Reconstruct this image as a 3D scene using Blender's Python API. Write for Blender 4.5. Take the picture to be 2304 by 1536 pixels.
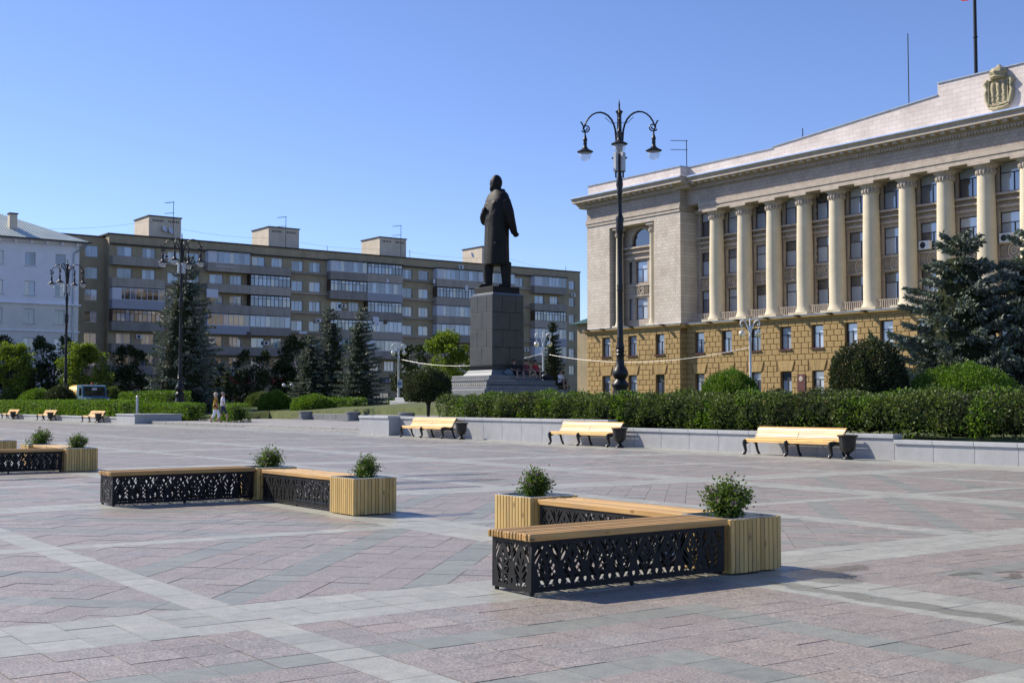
import bpy, math, random
import numpy as np
from mathutils import Vector, Matrix
random.seed(7); RNG = np.random.default_rng(7)
S = bpy.context.scene; COL = S.collection
for o in list(bpy.data.objects): bpy.data.objects.remove(o)
# ---------------------------------------------------------------- camera, sky, sun, exposure
FPX, YH, HC = 2750.0, 906.0, 1.45            # focal length in photo pixels, horizon row, eye height
PITCH = math.atan((YH-768)/FPX); YAW = math.radians(36.5)
cd = bpy.data.cameras.new('camera'); cam = bpy.data.objects.new('camera', cd); COL.objects.link(cam)
cd.sensor_width = 36; cd.lens = 36*FPX/2304; cd.clip_start = .1; cd.clip_end = 4000
cam.location = (0, 0, HC); cam.rotation_euler = (math.radians(90)+PITCH, 0, -YAW)
S.camera = cam
SUN_AZ, SUN_EL = math.radians(-62), math.radians(38)     # direction the light travels in plan, and its height
W = bpy.data.worlds.new('World'); S.world = W; W.use_nodes = True
nt = W.node_tree; bg = nt.nodes['Background']
sky = nt.nodes.new('ShaderNodeTexSky'); sky.sky_type = 'NISHITA'; sky.sun_disc = False
sky.sun_elevation = SUN_EL
sdx, sdy = -math.cos(SUN_AZ), -math.sin(SUN_AZ)          # towards the sun in plan
sky.sun_rotation = math.atan2(sdx, sdy)
sky.altitude = 150; sky.air_density = .85; sky.dust_density = .1; sky.ozone_density = 4.5
tint = nt.nodes.new('ShaderNodeMix'); tint.data_type = 'RGBA'; tint.blend_type = 'MULTIPLY'; tint.inputs[0].default_value = 1.0
tint.inputs[7].default_value = (1.02, .965, 1.13, 1); nt.links.new(sky.outputs[0], tint.inputs[6]); nt.links.new(tint.outputs[2], bg.inputs[0]); bg.inputs[1].default_value = 0.116
sl = bpy.data.lights.new('sun', 'SUN'); sl.energy = 5.0; sl.angle = math.radians(.53); sl.color = (1, .91, .77)
sun = bpy.data.objects.new('sun', sl); COL.objects.link(sun)
ld = Vector((math.cos(SUN_AZ)*math.cos(SUN_EL), math.sin(SUN_AZ)*math.cos(SUN_EL), -math.sin(SUN_EL)))
sun.rotation_euler = ld.to_track_quat('-Z', 'Y').to_euler(); sun.location = (-20, 60, 60)
S.view_settings.view_transform = 'Standard'; S.view_settings.look = 'None'
S.view_settings.exposure = 0.42; S.view_settings.gamma = 1.0
# ---------------------------------------------------------------- photo pixel -> place
FW = np.array([math.sin(YAW), math.cos(YAW)]); RT = np.array([math.cos(YAW), -math.sin(YAW)])
def ray(x, y):
    dx = (x-1152)/FPX; dz = -(y-768)/FPX
    f = math.cos(PITCH)-dz*math.sin(PITCH); u = math.sin(PITCH)+dz*math.cos(PITCH)
    h = FW*f+RT*dx
    return np.array([h[0], h[1], u])
def atX(x, y, X): r = ray(x, y); return r*(X/r[0])+[0, 0, HC]
def atY(x, y, Y): r = ray(x, y); return r*(Y/r[1])+[0, 0, HC]
def colX(x, X):                                # plan point under pixel column x on the line X = const
    t = (x-1152)/FPX/math.cos(PITCH); d = FW+RT*t; return d*(X/d[0])
def zg(x, y):                                  # the square drains gently towards the hedge wall
    r = x*RT[0]+y*RT[1]; return -0.0075*min(13, max(-6, r+1))
# ---------------------------------------------------------------- object helpers
def tag(o, label=None, cat=None, group=None, kind=None):
    if label: o['label'] = label
    if cat: o['category'] = cat
    if group: o['group'] = group
    if kind: o['kind'] = kind
    return o
def thing(name, label, cat, loc=(0, 0, 0), rz=0, group=None):
    o = bpy.data.objects.new(name, None); COL.objects.link(o); o.empty_display_size = .2
    o.location = loc; o.rotation_euler = (0, 0, rz)
    return tag(o, label, cat, group)
def obj(name, me, mats=None, parent=None, loc=(0, 0, 0), rot=(0, 0, 0)):
    o = bpy.data.objects.new(name, me); COL.objects.link(o)
    if mats is not None:
        if not isinstance(mats, (list, tuple)): mats = [mats]
        if len(me.materials) == 0:
            for m in mats: me.materials.append(m)
    o.parent = parent; o.location = loc; o.rotation_euler = rot
    return o
def copy_tree(o, parent=None):
    c = o.copy(); COL.objects.link(c); c.parent = parent
    for ch in o.children: copy_tree(ch, c)
    return c
def dup(o, loc, rz=None, label=None, group=None, scale=None):
    c = copy_tree(o); c.location = loc
    if rz is not None: c.rotation_euler = (0, 0, rz)
    if scale is not None: c.scale = scale if hasattr(scale, '__len__') else (scale,)*3
    return tag(c, label, None, group)
def shade(me, ang=40):
    for p in me.polygons: p.use_smooth = True
    me.set_sharp_from_angle(angle=math.radians(ang))
class MB:
    def __init__(s): s.v = []; s.f = []; s.m = []
    def add(s, vs, fs, mi=0):
        k = len(s.v); s.v += [tuple(float(c) for c in v) for v in vs]
        for f in fs: s.f.append(tuple(i+k for i in f)); s.m.append(mi)
        return s
    def box(s, x0, x1, y0, y1, z0, z1, mi=0):
        return s.add([(x0,y0,z0),(x1,y0,z0),(x1,y1,z0),(x0,y1,z0),(x0,y0,z1),(x1,y0,z1),(x1,y1,z1),(x0,y1,z1)],
            [(3,2,1,0),(4,5,6,7),(0,1,5,4),(1,2,6,5),(2,3,7,6),(3,0,4,7)], mi)
    def bbox(s, x0, x1, y0, y1, z0, z1, b=.01, mi=0):      # box with chamfered edges
        vs = []; xs=(x0,x1); ys=(y0,y1); zs=(z0,z1); idx = {}
        for i in (0,1):
            for j in (0,1):
                for k in (0,1):
                    sx, sy, sz = (1-2*i)*b, (1-2*j)*b, (1-2*k)*b
                    for a in range(3):
                        p = [xs[i]+sx, ys[j]+sy, zs[k]+sz]; p[a] = (xs[i],ys[j],zs[k])[a]
                        idx[(i,j,k,a)] = len(vs); vs.append(p)
        F = []
        for a in range(3):
            o = [q for q in range(3) if q != a]
            for e in (0,1):
                c = []
                for (u,w) in ((0,0),(1,0),(1,1),(0,1)):
                    t = [0,0,0]; t[a]=e; t[o[0]]=u; t[o[1]]=w; c.append(idx[tuple(t)+(a,)])
                F.append(c)
            for u in (0,1):
                for w in (0,1):
                    q = []
                    for e,ax in ((0,o[0]),(1,o[0]),(1,o[1]),(0,o[1])):
                        t=[0,0,0]; t[a]=e; t[o[0]]=u; t[o[1]]=w; q.append(idx[tuple(t)+(ax,)])
                    F.append(q)
        for i in (0,1):
            for j in (0,1):
                for k in (0,1): F.append([idx[(i,j,k,a)] for a in range(3)])
        c = np.mean(np.array(vs), 0); G = []
        for f in F:
            p = [np.array(vs[i]) for i in f]; n = np.cross(p[1]-p[0], p[2]-p[0])
            G.append(f if n@(np.mean(p,0)-c) > 0 else f[::-1])
        return s.add(vs, G, mi)
    def prism(s, pts, z0, z1, ax=2, mi=0):        # polygon extruded along axis ax
        n = len(pts)
        def P(a, b, c): return {2:(a,b,c), 1:(a,c,b), 0:(c,a,b)}[ax]
        vs = [P(a,b,z0) for a,b in pts]+[P(a,b,z1) for a,b in pts]
        fs = [tuple(range(n))[::-1], tuple(range(n,2*n))]+[(i,(i+1)%n,n+(i+1)%n,n+i) for i in range(n)]
        area = sum(pts[i][0]*pts[(i+1)%n][1]-pts[(i+1)%n][0]*pts[i][1] for i in range(n))
        if (area < 0) != (ax == 1): fs = [f[::-1] for f in fs]
        return s.add(vs, fs, mi)
    def lathe(s, prof, n=16, c=(0,0,0), mi=0, flute=0, fn=0):
        vs = []
        for r, z in prof:
            for i in range(n):
                a = 2*math.pi*i/n; q = r*(1+(flute*math.cos(fn*a) if flute else 0))
                vs.append((c[0]+q*math.cos(a), c[1]+q*math.sin(a), c[2]+z))
        m = len(prof); fs = []
        for k in range(m-1):
            for i in range(n): fs.append((k*n+i, k*n+(i+1)%n, (k+1)*n+(i+1)%n, (k+1)*n+i))
        fs.append(tuple(range(n))[::-1]); fs.append(tuple((m-1)*n+i for i in range(n)))
        return s.add(vs, fs, mi)
    def tube(s, pts, r, n=8, mi=0, flat=None):
        pts = [np.array(p, float) for p in pts]; rs = r if hasattr(r, '__len__') else [r]*len(pts)
        vs = []; up = np.array([0,0,1.])
        t0 = pts[1]-pts[0]; t0 /= np.linalg.norm(t0)
        u = np.cross(t0, up if abs(t0[2]) < .9 else np.array([1.,0,0])); u /= np.linalg.norm(u)
        for i, p in enumerate(pts):
            t = pts[min(i+1,len(pts)-1)]-pts[max(i-1,0)]; t /= (np.linalg.norm(t)+1e-9)
            u = u-t*(u@t); u /= (np.linalg.norm(u)+1e-9); w = np.cross(t, u)
            for k in range(n):
                a = 2*math.pi*k/n; vs.append(p+rs[i]*(math.cos(a)*u+math.sin(a)*w*(flat or 1)))
        m = len(pts)
        fs = [(k*n+i, k*n+(i+1)%n, (k+1)*n+(i+1)%n, (k+1)*n+i) for k in range(m-1) for i in range(n)]
        fs += [tuple(range(n))[::-1], tuple((m-1)*n+i for i in range(n))]
        return s.add(vs, fs, mi)
    def mesh(s, name, smooth=0):
        me = bpy.data.meshes.new(name); me.from_pydata(s.v, [], s.f)
        if any(s.m): me.polygons.foreach_set('material_index', s.m)
        if smooth: shade(me, smooth)
        me.update(); return me
    def build(s, name, mats, parent=None, smooth=0, world=False, loc=(0,0,0), rot=(0,0,0)):
        if world and parent is not None:           # vertices given in world coordinates
            L = root_loc(parent); s.v = [(a-L[0], b-L[1], c-L[2]) for a, b, c in s.v]
        return obj(name, s.mesh(name, smooth), mats, parent, loc, rot)
def root_loc(o):
    x = np.zeros(3)
    while o is not None: x = x+np.array(o.location); o = o.parent
    return x
def np_mesh(name, V, F, mat_idx=None):
    V = np.asarray(V, np.float32); F = np.asarray(F, np.int32); n = F.shape[1]
    me = bpy.data.meshes.new(name); me.vertices.add(len(V)); me.vertices.foreach_set('co', V.ravel())
    me.loops.add(F.size); me.loops.foreach_set('vertex_index', F.ravel())
    me.polygons.add(len(F)); me.polygons.foreach_set('loop_start', np.arange(0, F.size, n, dtype=np.int32))
    if mat_idx is not None: me.polygons.foreach_set('material_index', np.asarray(mat_idx, np.int32))
    me.update(calc_edges=True); return me
# ---------------------------------------------------------------- materials
def srgb(r, g, b):
    f = lambda c: c/12.92 if c <= .04045 else ((c+.055)/1.055)**2.4
    return tuple(f(c/255) for c in (r, g, b))
class NT:
    def __init__(s, name):
        s.m = bpy.data.materials.new(name); s.m.use_nodes = True; s.t = s.m.node_tree
        s.b = s.t.nodes['Principled BSDF']; s.out = s.t.nodes['Material Output']
    def n(s, typ, **kw):
        o = s.t.nodes.new('ShaderNode'+typ)
        for k, v in kw.items():
            if k.startswith('i_'): o.inputs[k[2:].replace('_', ' ')].default_value = v
            elif k.startswith('j'): o.inputs[int(k[1:])].default_value = v
            else: setattr(o, k, v)
        return o
    def l(s, a, b): s.t.links.new(a, b)
    def ramp(s, src, stops, interp='LINEAR'):
        r = s.n('ValToRGB'); r.color_ramp.interpolation = interp; e = r.color_ramp.elements
        while len(e) < len(stops): e.new(.5)
        for k, (p, c) in zip(e, stops): k.position = p; k.color = tuple(c)+(1,) if len(c) == 3 else c
        s.l(src, r.inputs[0]); return r.outputs[0]
    def mix(s, fac, a, b, mode='MIX'):
        x = s.n('Mix', data_type='RGBA', blend_type=mode)
        for v, i in ((fac, 0), (a, 6), (b, 7)):
            if hasattr(v, 'is_linked') or hasattr(v, 'links'): s.l(v, x.inputs[i])
            else: x.inputs[i].default_value = (tuple(v)+(1,) if hasattr(v, '__len__') else v)
        return x.outputs[2]
    def noise(s, scale, detail=3, rough=.55, vec=None, out=0):
        n = s.n('TexNoise', i_Scale=scale, i_Detail=detail, i_Roughness=rough)
        if vec is not None: s.l(vec, n.inputs[0])
        return n.outputs[out]
    def coord(s, kind='Object', scale=None):
        c = s.n('TexCoord').outputs[kind]
        if scale is None: return c
        m = s.n('Mapping'); m.inputs[3].default_value = scale; s.l(c, m.inputs[0]); return m.outputs[0]
    def bump(s, h, strength=.2, dist=.02):
        b = s.n('Bump'); b.inputs['Strength'].default_value = strength; b.inputs['Distance'].default_value = dist
        s.l(h, b.inputs['Height']); s.l(b.outputs[0], s.b.inputs['Normal']); return b
    def base(s, c, rough=.6, metal=0, spec=.5):
        if hasattr(c, 'links'): s.l(c, s.b.inputs['Base Color'])
        else: s.b.inputs['Base Color'].default_value = tuple(c)+(1,)
        s.b.inputs['Roughness'].default_value = rough; s.b.inputs['Metallic'].default_value = metal
        s.b.inputs['Specular IOR Level'].default_value = spec; return s
def dull(c, k): return tuple(max(0, x*k) for x in c)
def simple(name, c, rough=.6, metal=0, var=.12, scale=6, bump=.08, bscale=60, dist=.01, spec=.5, streak=0, island=0):
    t = NT(name); co = t.coord('Object')
    a = t.noise(scale, 4, .6, co); col = t.ramp(a, [(.3, dull(c, 1-var)), (.7, dull(c, 1+var))])
    if streak:
        m = t.coord('Object', (scale*1.2, scale*1.2, scale*.06)); s2 = t.noise(1.0, 5, .65, m)
        col = t.mix(t.ramp(s2, [(.42, (0,0,0)), (.75, (streak,)*3)]), col, dull(c, .45))
    if island: col = t.mix(1.0, col, t.ramp(t.n('NewGeometry').outputs['Random Per Island'], [(0,(1-island,)*3),(1,(1+island,)*3)]), 'MULTIPLY')
    t.base(col, rough, metal, spec)
    if bump: t.bump(t.noise(bscale, 4, .6, co), bump, dist)
    return t.m
def foliage(name, cols, trans=.25, rough=.55, spec=.3):
    t = NT(name); g = t.n('NewGeometry'); oi = t.n('ObjectInfo')
    n = t.noise(1.3, 2, .5, t.coord('Object'))
    ad = t.n('Math', operation='ADD'); t.l(g.outputs['Random Per Island'], ad.inputs[0]); t.l(n, ad.inputs[1])
    sb = t.n('Math', operation='MULTIPLY'); t.l(ad.outputs[0], sb.inputs[0]); sb.inputs[1].default_value = .5
    k = len(cols); col = t.ramp(sb.outputs[0], [(.2+.6*i/(k-1), c) for i, c in enumerate(cols)])
    t.base(col, rough, 0, spec)
    tr = t.n('BsdfTranslucent'); br = t.mix(1.0, col, (1.25, 1.3, .55), 'MULTIPLY'); t.l(br, tr.inputs[0])
    mx = t.n('MixShader'); mx.inputs[0].default_value = trans
    t.l(t.b.outputs[0], mx.inputs[1]); t.l(tr.outputs[0], mx.inputs[2]); t.l(mx.outputs[0], t.out.inputs[0])
    return t.m
def wood(name, c1, c2, axis=0, knots=True, rough=.55):
    t = NT(name); co = t.coord('Object'); oi = t.n('ObjectInfo')
    ad = t.n('VectorMath', operation='ADD'); t.l(co, ad.inputs[0])
    ml = t.n('Math', operation='MULTIPLY'); ml.inputs[1].default_value = 37.0; t.l(oi.outputs['Random'], ml.inputs[0])
    t.l(ml.outputs[0], ad.inputs[1])
    mp = t.n('Mapping'); sc = [26, 26, 26]; sc[axis] = 1.6; mp.inputs[3].default_value = sc; t.l(ad.outputs[0], mp.inputs[0])
    g = t.noise(1.0, 6, .6, mp.outputs[0]); col = t.ramp(g, [(.3, c2), (.62, c1)])
    r = t.ramp(oi.outputs['Random'], [(0, (.80,.77,.72)), (.5, (1,1,1)), (1, (1.12,1.06,1.0))]); col = t.mix(1.0, col, r, 'MULTIPLY')
    if knots:
        mp2 = t.n('Mapping'); s2 = [9, 9, 9]; s2[axis] = 4.5; mp2.inputs[3].default_value = s2; t.l(ad.outputs[0], mp2.inputs[0])
        v = t.n('TexVoronoi', i_Scale=.8); t.l(mp2.outputs[0], v.inputs[0])
        k = t.ramp(v.outputs['Distance'], [(.05, (1,1,1)), (.16, (0,0,0))]); col = t.mix(k, col, dull(c2, .35))
    ag = t.noise(3.2, 4, .6, ad.outputs[0]); col = t.mix(t.ramp(ag, [(.5,(0,)*3),(.75,(.42,)*3)]), col, (.27,.22,.16))
    t.base(col, rough, 0, .35); t.bump(g, .12, .004); return t.m
def glassy(name, cols, rough=.06, gl=.12):                 # a pane: room, curtain and painted reflection tones, plus sharp real reflections
    t = NT(name); oi = t.n('ObjectInfo'); g = t.n('NewGeometry')
    ad = t.n('Math', operation='ADD'); t.l(oi.outputs['Random'], ad.inputs[0]); t.l(g.outputs['Random Per Island'], ad.inputs[1])
    fr = t.n('Math', operation='FRACT'); t.l(ad.outputs[0], fr.inputs[0])
    n = len(cols); col = t.ramp(fr.outputs[0], [(i/n, c) for i, c in enumerate(cols)], 'CONSTANT')
    t.base(col, rough, 0, 1.0); t.b.inputs['IOR'].default_value = 1.5
    bm = t.bump(t.noise(1.1, 1, .5, t.coord('Object')), .03, .05)
    gs = t.n('BsdfGlossy'); gs.inputs['Roughness'].default_value = .04; t.l(bm.outputs[0], gs.inputs['Normal']); mx = t.n('MixShader'); mx.inputs[0].default_value = gl
    t.l(t.b.outputs[0], mx.inputs[1]); t.l(gs.outputs[0], mx.inputs[2]); t.l(mx.outputs[0], t.out.inputs[0]); return t.m
MAT = {}
def plaza_mat(name):
    t = NT(name); at = t.n('Attribute', attribute_name='tile'); co = t.n('NewGeometry').outputs['Position']
    f1 = t.noise(70, 4, .75, co); f2 = t.noise(9, 3, .6, co)
    fl = t.ramp(f1, [(.34, (.45,.45,.48)), (.5, (1,1,1)), (.64, (1.75,1.68,1.62))])
    base = t.mix(at.outputs['Alpha'], at.outputs['Color'], t.mix(1.0, at.outputs['Color'], fl, 'MULTIPLY'))
    base = t.mix(1.0, base, t.ramp(f2, [(.3, (.88,.88,.88)), (.7, (1.12,1.12,1.12))]), 'MULTIPLY')
    st = t.noise(.45, 5, .65, co); base = t.mix(t.ramp(st, [(.58, (0,0,0)), (.74, (.30,.30,.30))]), base, (.13, .12, .10))
    dn = t.n('TexNoise', i_Scale=2.2, i_Detail=4.0); t.l(co, dn.inputs[0])
    ds = t.n('VectorMath', operation='SUBTRACT'); t.l(dn.outputs['Color'], ds.inputs[0]); ds.inputs[1].default_value = (.5,.5,.5)
    dm = t.n('VectorMath', operation='SCALE'); t.l(ds.outputs[0], dm.inputs[0]); dm.inputs['Scale'].default_value = .5
    da = t.n('VectorMath', operation='ADD'); t.l(co, da.inputs[0]); t.l(dm.outputs[0], da.inputs[1])
    tot = None                                   # puddle stains left by watering the planters
    for cx, cy, rx, ry in ((7.75,5.7,.17,1.25),(8.75,7.08,.60,.20),(8.35,6.75,.35,.3),(9.55,6.3,.16,.10),(9.8,5.95,.22,.08),(10.05,6.1,.2,.06),(8.7,13.35,.55,.16),(12.2,19.0,1.7,.35),(11.4,17.6,1.0,.22),(13.6,20.6,1.2,.3),(6.4,23.5,.9,.25),(7.3,21.9,.5,.2)):
        sb = t.n('VectorMath', operation='SUBTRACT'); t.l(da.outputs[0], sb.inputs[0]); sb.inputs[1].default_value = (cx,cy,0)
        ml = t.n('VectorMath', operation='MULTIPLY'); t.l(sb.outputs[0], ml.inputs[0]); ml.inputs[1].default_value = (1/rx,1/ry,0)
        ln = t.n('VectorMath', operation='LENGTH'); t.l(ml.outputs[0], ln.inputs[0])
        r = t.n('MapRange'); r.inputs[1].default_value = 1.12; r.inputs[2].default_value = .92; r.inputs[3].default_value = 0; r.inputs[4].default_value = 1; t.l(ln.outputs['Value'], r.inputs[0])
        if tot is None: tot = r.outputs[0]
        else:
            mx = t.n('Math', operation='MAXIMUM'); t.l(tot, mx.inputs[0]); t.l(r.outputs[0], mx.inputs[1]); tot = mx.outputs[0]
    wf = t.n('Math', operation='MULTIPLY'); t.l(tot, wf.inputs[0]); wf.inputs[1].default_value = .42
    base = t.mix(wf.outputs[0], base, t.mix(1.0, base, (.30,.29,.26), 'MULTIPLY'))
    vo = t.n('TexVoronoi', i_Scale=1.9); t.l(co, vo.inputs[0]); base = t.mix(t.ramp(vo.outputs['Distance'], [(.012,(.85,)*3),(.02,(0,)*3)]), base, (.75,.74,.72))
    vg = t.n('TexVoronoi', i_Scale=1.35); t.l(da.outputs[0], vg.inputs[0]); base = t.mix(t.ramp(vg.outputs['Distance'], [(.018,(.55,)*3),(.035,(0,)*3)]), base, (.07,.065,.06))
    t.base(base, .5, 0, .6); rr = t.n('MapRange'); rr.inputs[3].default_value = .45; rr.inputs[4].default_value = .22; t.l(tot, rr.inputs[0]); t.l(rr.outputs[0], t.b.inputs['Roughness'])
    t.bump(f1, .25, .004); return t.m
MAT['tile'] = plaza_mat('granite_paving')
MAT['joint'] = simple('joint_sand', (.045, .04, .036), .95, var=.2, scale=20)
MAT['granite'] = simple('grey_granite', (.335, .34, .35), .55, var=.1, scale=3, bump=.15, bscale=140, dist=.004)
MAT['granite_cap'] = simple('pale_granite', (.40, .41, .42), .45, var=.08, scale=4, bump=.1, bscale=150, dist=.003)
MAT['granite_mid'] = simple('mid_grey_granite', (.17,.178,.18), .5, var=.14, scale=2.5, bump=.12, bscale=120, dist=.004)
MAT['granite_dark'] = simple('dark_polished_granite', (.046, .048, .043), .45, var=.22, scale=1.6, bump=.06, bscale=90, dist=.003, streak=.25)
MAT['bronze'] = simple('black_bronze', (.0055, .0055, .006), .62, .0, var=.3, scale=2, bump=.35, bscale=14, dist=.03, spec=.3)
MAT['iron'] = simple('black_cast_iron', (.012, .0125, .014), .42, .25, var=.2, scale=9, bump=.08, bscale=80)
MAT['steel'] = simple('black_powder_coat', (.009, .0095, .011), .6, .0, var=.2, scale=5, bump=.04, spec=.25)
MAT['zinc'] = simple('galvanised_sheet', (.42, .48, .56), .3, .85, var=.15, scale=9, bump=.05)
MAT['soil'] = simple('dark_soil', (.03, .022, .016), .95, var=.4, scale=20, bump=.6, bscale=30, dist=.02)
MAT['plank_x'] = wood('pine_plank_x', (.52, .33, .125), (.37, .205, .065), 0, True, .6)
MAT['plank_y'] = wood('pine_plank_y', (.55, .38, .165), (.42, .255, .10), 1, True, .6)
MAT['slat_z'] = wood('pine_slat', (.60, .43, .165), (.45, .295, .095), 2, True, .6)
MAT['bench'] = wood('varnished_slat', (.78, .52, .20), (.66, .38, .12), 1, True, .38)
MAT['white_paint'] = simple('white_paint', (.72, .73, .74), .45, var=.06)
MAT['frame_w'] = simple('white_frame', (.62, .63, .66), .5, var=.05)
MAT['frame_b'] = simple('brown_frame', (.045, .027, .02), .5, var=.2)
MAT['frame_o'] = simple('weathered_timber_frame', (.10, .065, .045), .65, var=.3)
MAT['glass_gov'] = glassy('office_glass', [(.06,.075,.10), (.30,.37,.46), (.46,.53,.61), (.14,.17,.22), (.52,.59,.66), (.36,.43,.53), (.42,.49,.58)], .06, .14)  # pale blues stand for curtains and for sky reflection painted into the base
MAT['glass_apt'] = glassy('flat_glass', [(.010,.011,.013), (.16,.22,.30), (.015,.015,.018), (.40,.34,.24), (.24,.29,.35), (.02,.022,.026), (.44,.38,.28), (.012,.012,.014), (.30,.35,.42), (.12,.15,.20)], .05, .08)  # cream paints the reflected yellow facade, blue the reflected sky
MAT['glass_dark'] = glassy('dark_glass', [(.01,.011,.013), (.016,.017,.02)])
MAT['grass'] = simple('mown_grass', (.085, .105, .03), .95, var=.35, scale=2.2, bump=.8, bscale=40, dist=.05)
MAT['asphalt'] = simple('asphalt', (.05, .05, .052), .9, var=.2, scale=2)
MAT['paving_far'] = simple('pale_flagstone', (.28, .272, .262), .75, var=.1, scale=1.2, bump=.1)
MAT['bark'] = simple('bark', (.06, .045, .034), .95, var=.35, scale=8, bump=.7, bscale=18, dist=.03)
MAT['twig'] = simple('twig', (.05, .04, .028), .9, var=.3, scale=20)
MAT['hedge'] = foliage('hedge_leaf', [(.034,.052,.016), (.07,.10,.026), (.11,.155,.04), (.17,.22,.07)])
MAT['hedge_lt'] = foliage('clipped_light_leaf', [(.05,.10,.012), (.10,.18,.02), (.16,.27,.035)], .35)
MAT['bush_dk'] = foliage('dull_bush_leaf', [(.02,.036,.012), (.038,.062,.02), (.075,.068,.045), (.05,.088,.024)])
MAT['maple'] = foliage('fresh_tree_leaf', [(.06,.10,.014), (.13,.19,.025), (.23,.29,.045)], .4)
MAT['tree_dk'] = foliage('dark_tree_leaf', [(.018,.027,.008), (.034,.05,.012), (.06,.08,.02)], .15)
MAT['spruce'] = foliage('blue_spruce_needles', [(.07,.09,.065), (.12,.15,.115), (.17,.20,.16), (.22,.25,.21)], .08, .6)
MAT['spruce_dk'] = foliage('green_spruce_needles', [(.02,.036,.024), (.035,.06,.04), (.06,.09,.06)], .08, .6)
MAT['spirea'] = foliage('shrub_leaf', [(.045,.08,.016), (.085,.14,.025), (.15,.22,.045)], .35)
MAT['petal'] = simple('pink_blossom', (.46, .24, .38), .8, var=.3, scale=30, bump=0)
MAT['marigold'] = simple('orange_blossom', (.80, .36, .02), .8, var=.3, scale=30, bump=0)
# ================================================================ ground and paving
def ss(a, b, x): t = min(1, max(0, (x-a)/(b-a))); return t*t*(3-2*t)
def wall_top(y): return .86 if y > 32 else (.60 if y > 20.35 else .46)
def terr(X, Y):
    base = .30+.8*ss(33, 48, X)
    base += .75*math.exp(-((X-50)**2/90+(Y-66)**2/150))
    if Y < 50.2: base = wall_top(Y)-.14+(base-wall_top(Y)+.14)*ss(31.5, 37, X)
    if Y > 86: base = base+(.40-base)*ss(40, 30, X)*ss(86, 87, Y)
    if X > 64: base = base+(1.0-base)*ss(64, 70, X)
    if Y > 108: base = base+(.15-base)*ss(108, 118, Y)
    if X < 29.0 and Y > 48.6: base = -.3
    if 28.9 < X < 41.6 and 50.25 < Y < 88: base = -.1
    return base
gm = MB(); R = 1800
gm.add([(-R,-R,-.5),(R,-R,-.5),(R,R,-.5),(-R,R,-.5)], [(0,1,2,3)])
tag(gm.build('ground', MAT['asphalt']), kind='structure')
xs = sorted(set([28.0, 28.98, 29.02, 29.39, 29.41, 41.59, 41.61]+list(np.arange(29.9, 41, 1.6))+list(np.arange(42.5, 74, 1.5))+list(np.arange(75, 150, 5))))
ys = sorted(set([20.34, 20.36, 31.99, 32.01, 48.5, 48.7, 50.24, 50.26, 87.9, 88.1]+list(np.arange(2, 132, 1.7))+list(np.arange(132, 160, 4))))
V = [(x, y, terr(x, y)) for x in xs for y in ys]; ny = len(ys)
F = [(i*ny+j, (i+1)*ny+j, (i+1)*ny+j+1, i*ny+j+1) for i in range(len(xs)-1) for j in range(ny-1)]
lawn = obj('lawn', np_mesh('lawn', V, F), MAT['grass']); tag(lawn, kind='structure')
for p in lawn.data.polygons: p.use_smooth = True
def clip_rect(poly, x0, x1, y0, y1):
    for ax, lim, sg in ((0, x0, 1), (0, x1, -1), (1, y0, 1), (1, y1, -1)):
        out = []
        for i in range(len(poly)):
            a, b = poly[i-1], poly[i]; da = sg*(a[ax]-lim); db = sg*(b[ax]-lim)
            if (da < 0) != (db < 0):
                t = da/(da-db); out.append((a[0]+t*(b[0]-a[0]), a[1]+t*(b[1]-a[1])))
            if db >= 0: out.append(b)
        poly = out
        if len(poly) < 3: return []
    return poly
XS = [(-9.6,-5.7,'C'),(-5.7,-5.38,'N'),(-5.38,-1.45,'C'),(-1.45,-.5,'W'),(-.5,3.33,'C'),(3.33,3.64,'N'),(3.64,7.45,'C'),(7.45,8.40,'W'),(8.40,12.3,'C'),
      (12.3,12.75,'N'),(12.75,16.6,'C'),(16.6,17.5,'W'),(17.5,21.6,'C'),(21.6,21.95,'N'),(21.95,25.6,'C'),(25.6,29.05,'W')]
YS = [(-5,-1,'C'),(-1,-.06,'W'),(-.06,3.55,'C'),(3.55,3.86,'N'),(3.86,7.33,'C'),(7.33,8.28,'W')]
y = 8.28
while y < 128:
    YS += [(y,y+3.93,'C'),(y+3.93,y+4.24,'N'),(y+4.24,y+8.17,'C'),(y+8.17,y+9.12,'W')]; y += 9.12
PINK, LIGHT, GREY = (.276,.242,.207), (.352,.35,.298), (.242,.245,.206)
tiles = []                                  # (polygon, kind)
def rect(x0, x1, y0, y1, k): tiles.append(([(x0,y0),(x1,y0),(x1,y1),(x0,y1)], k))
def seen(x, y, m=3.0):
    d = x*FW[0]+y*FW[1]; l = abs(x*RT[0]+y*RT[1]); return d > 3.5 and l < .419*d+m
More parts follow.
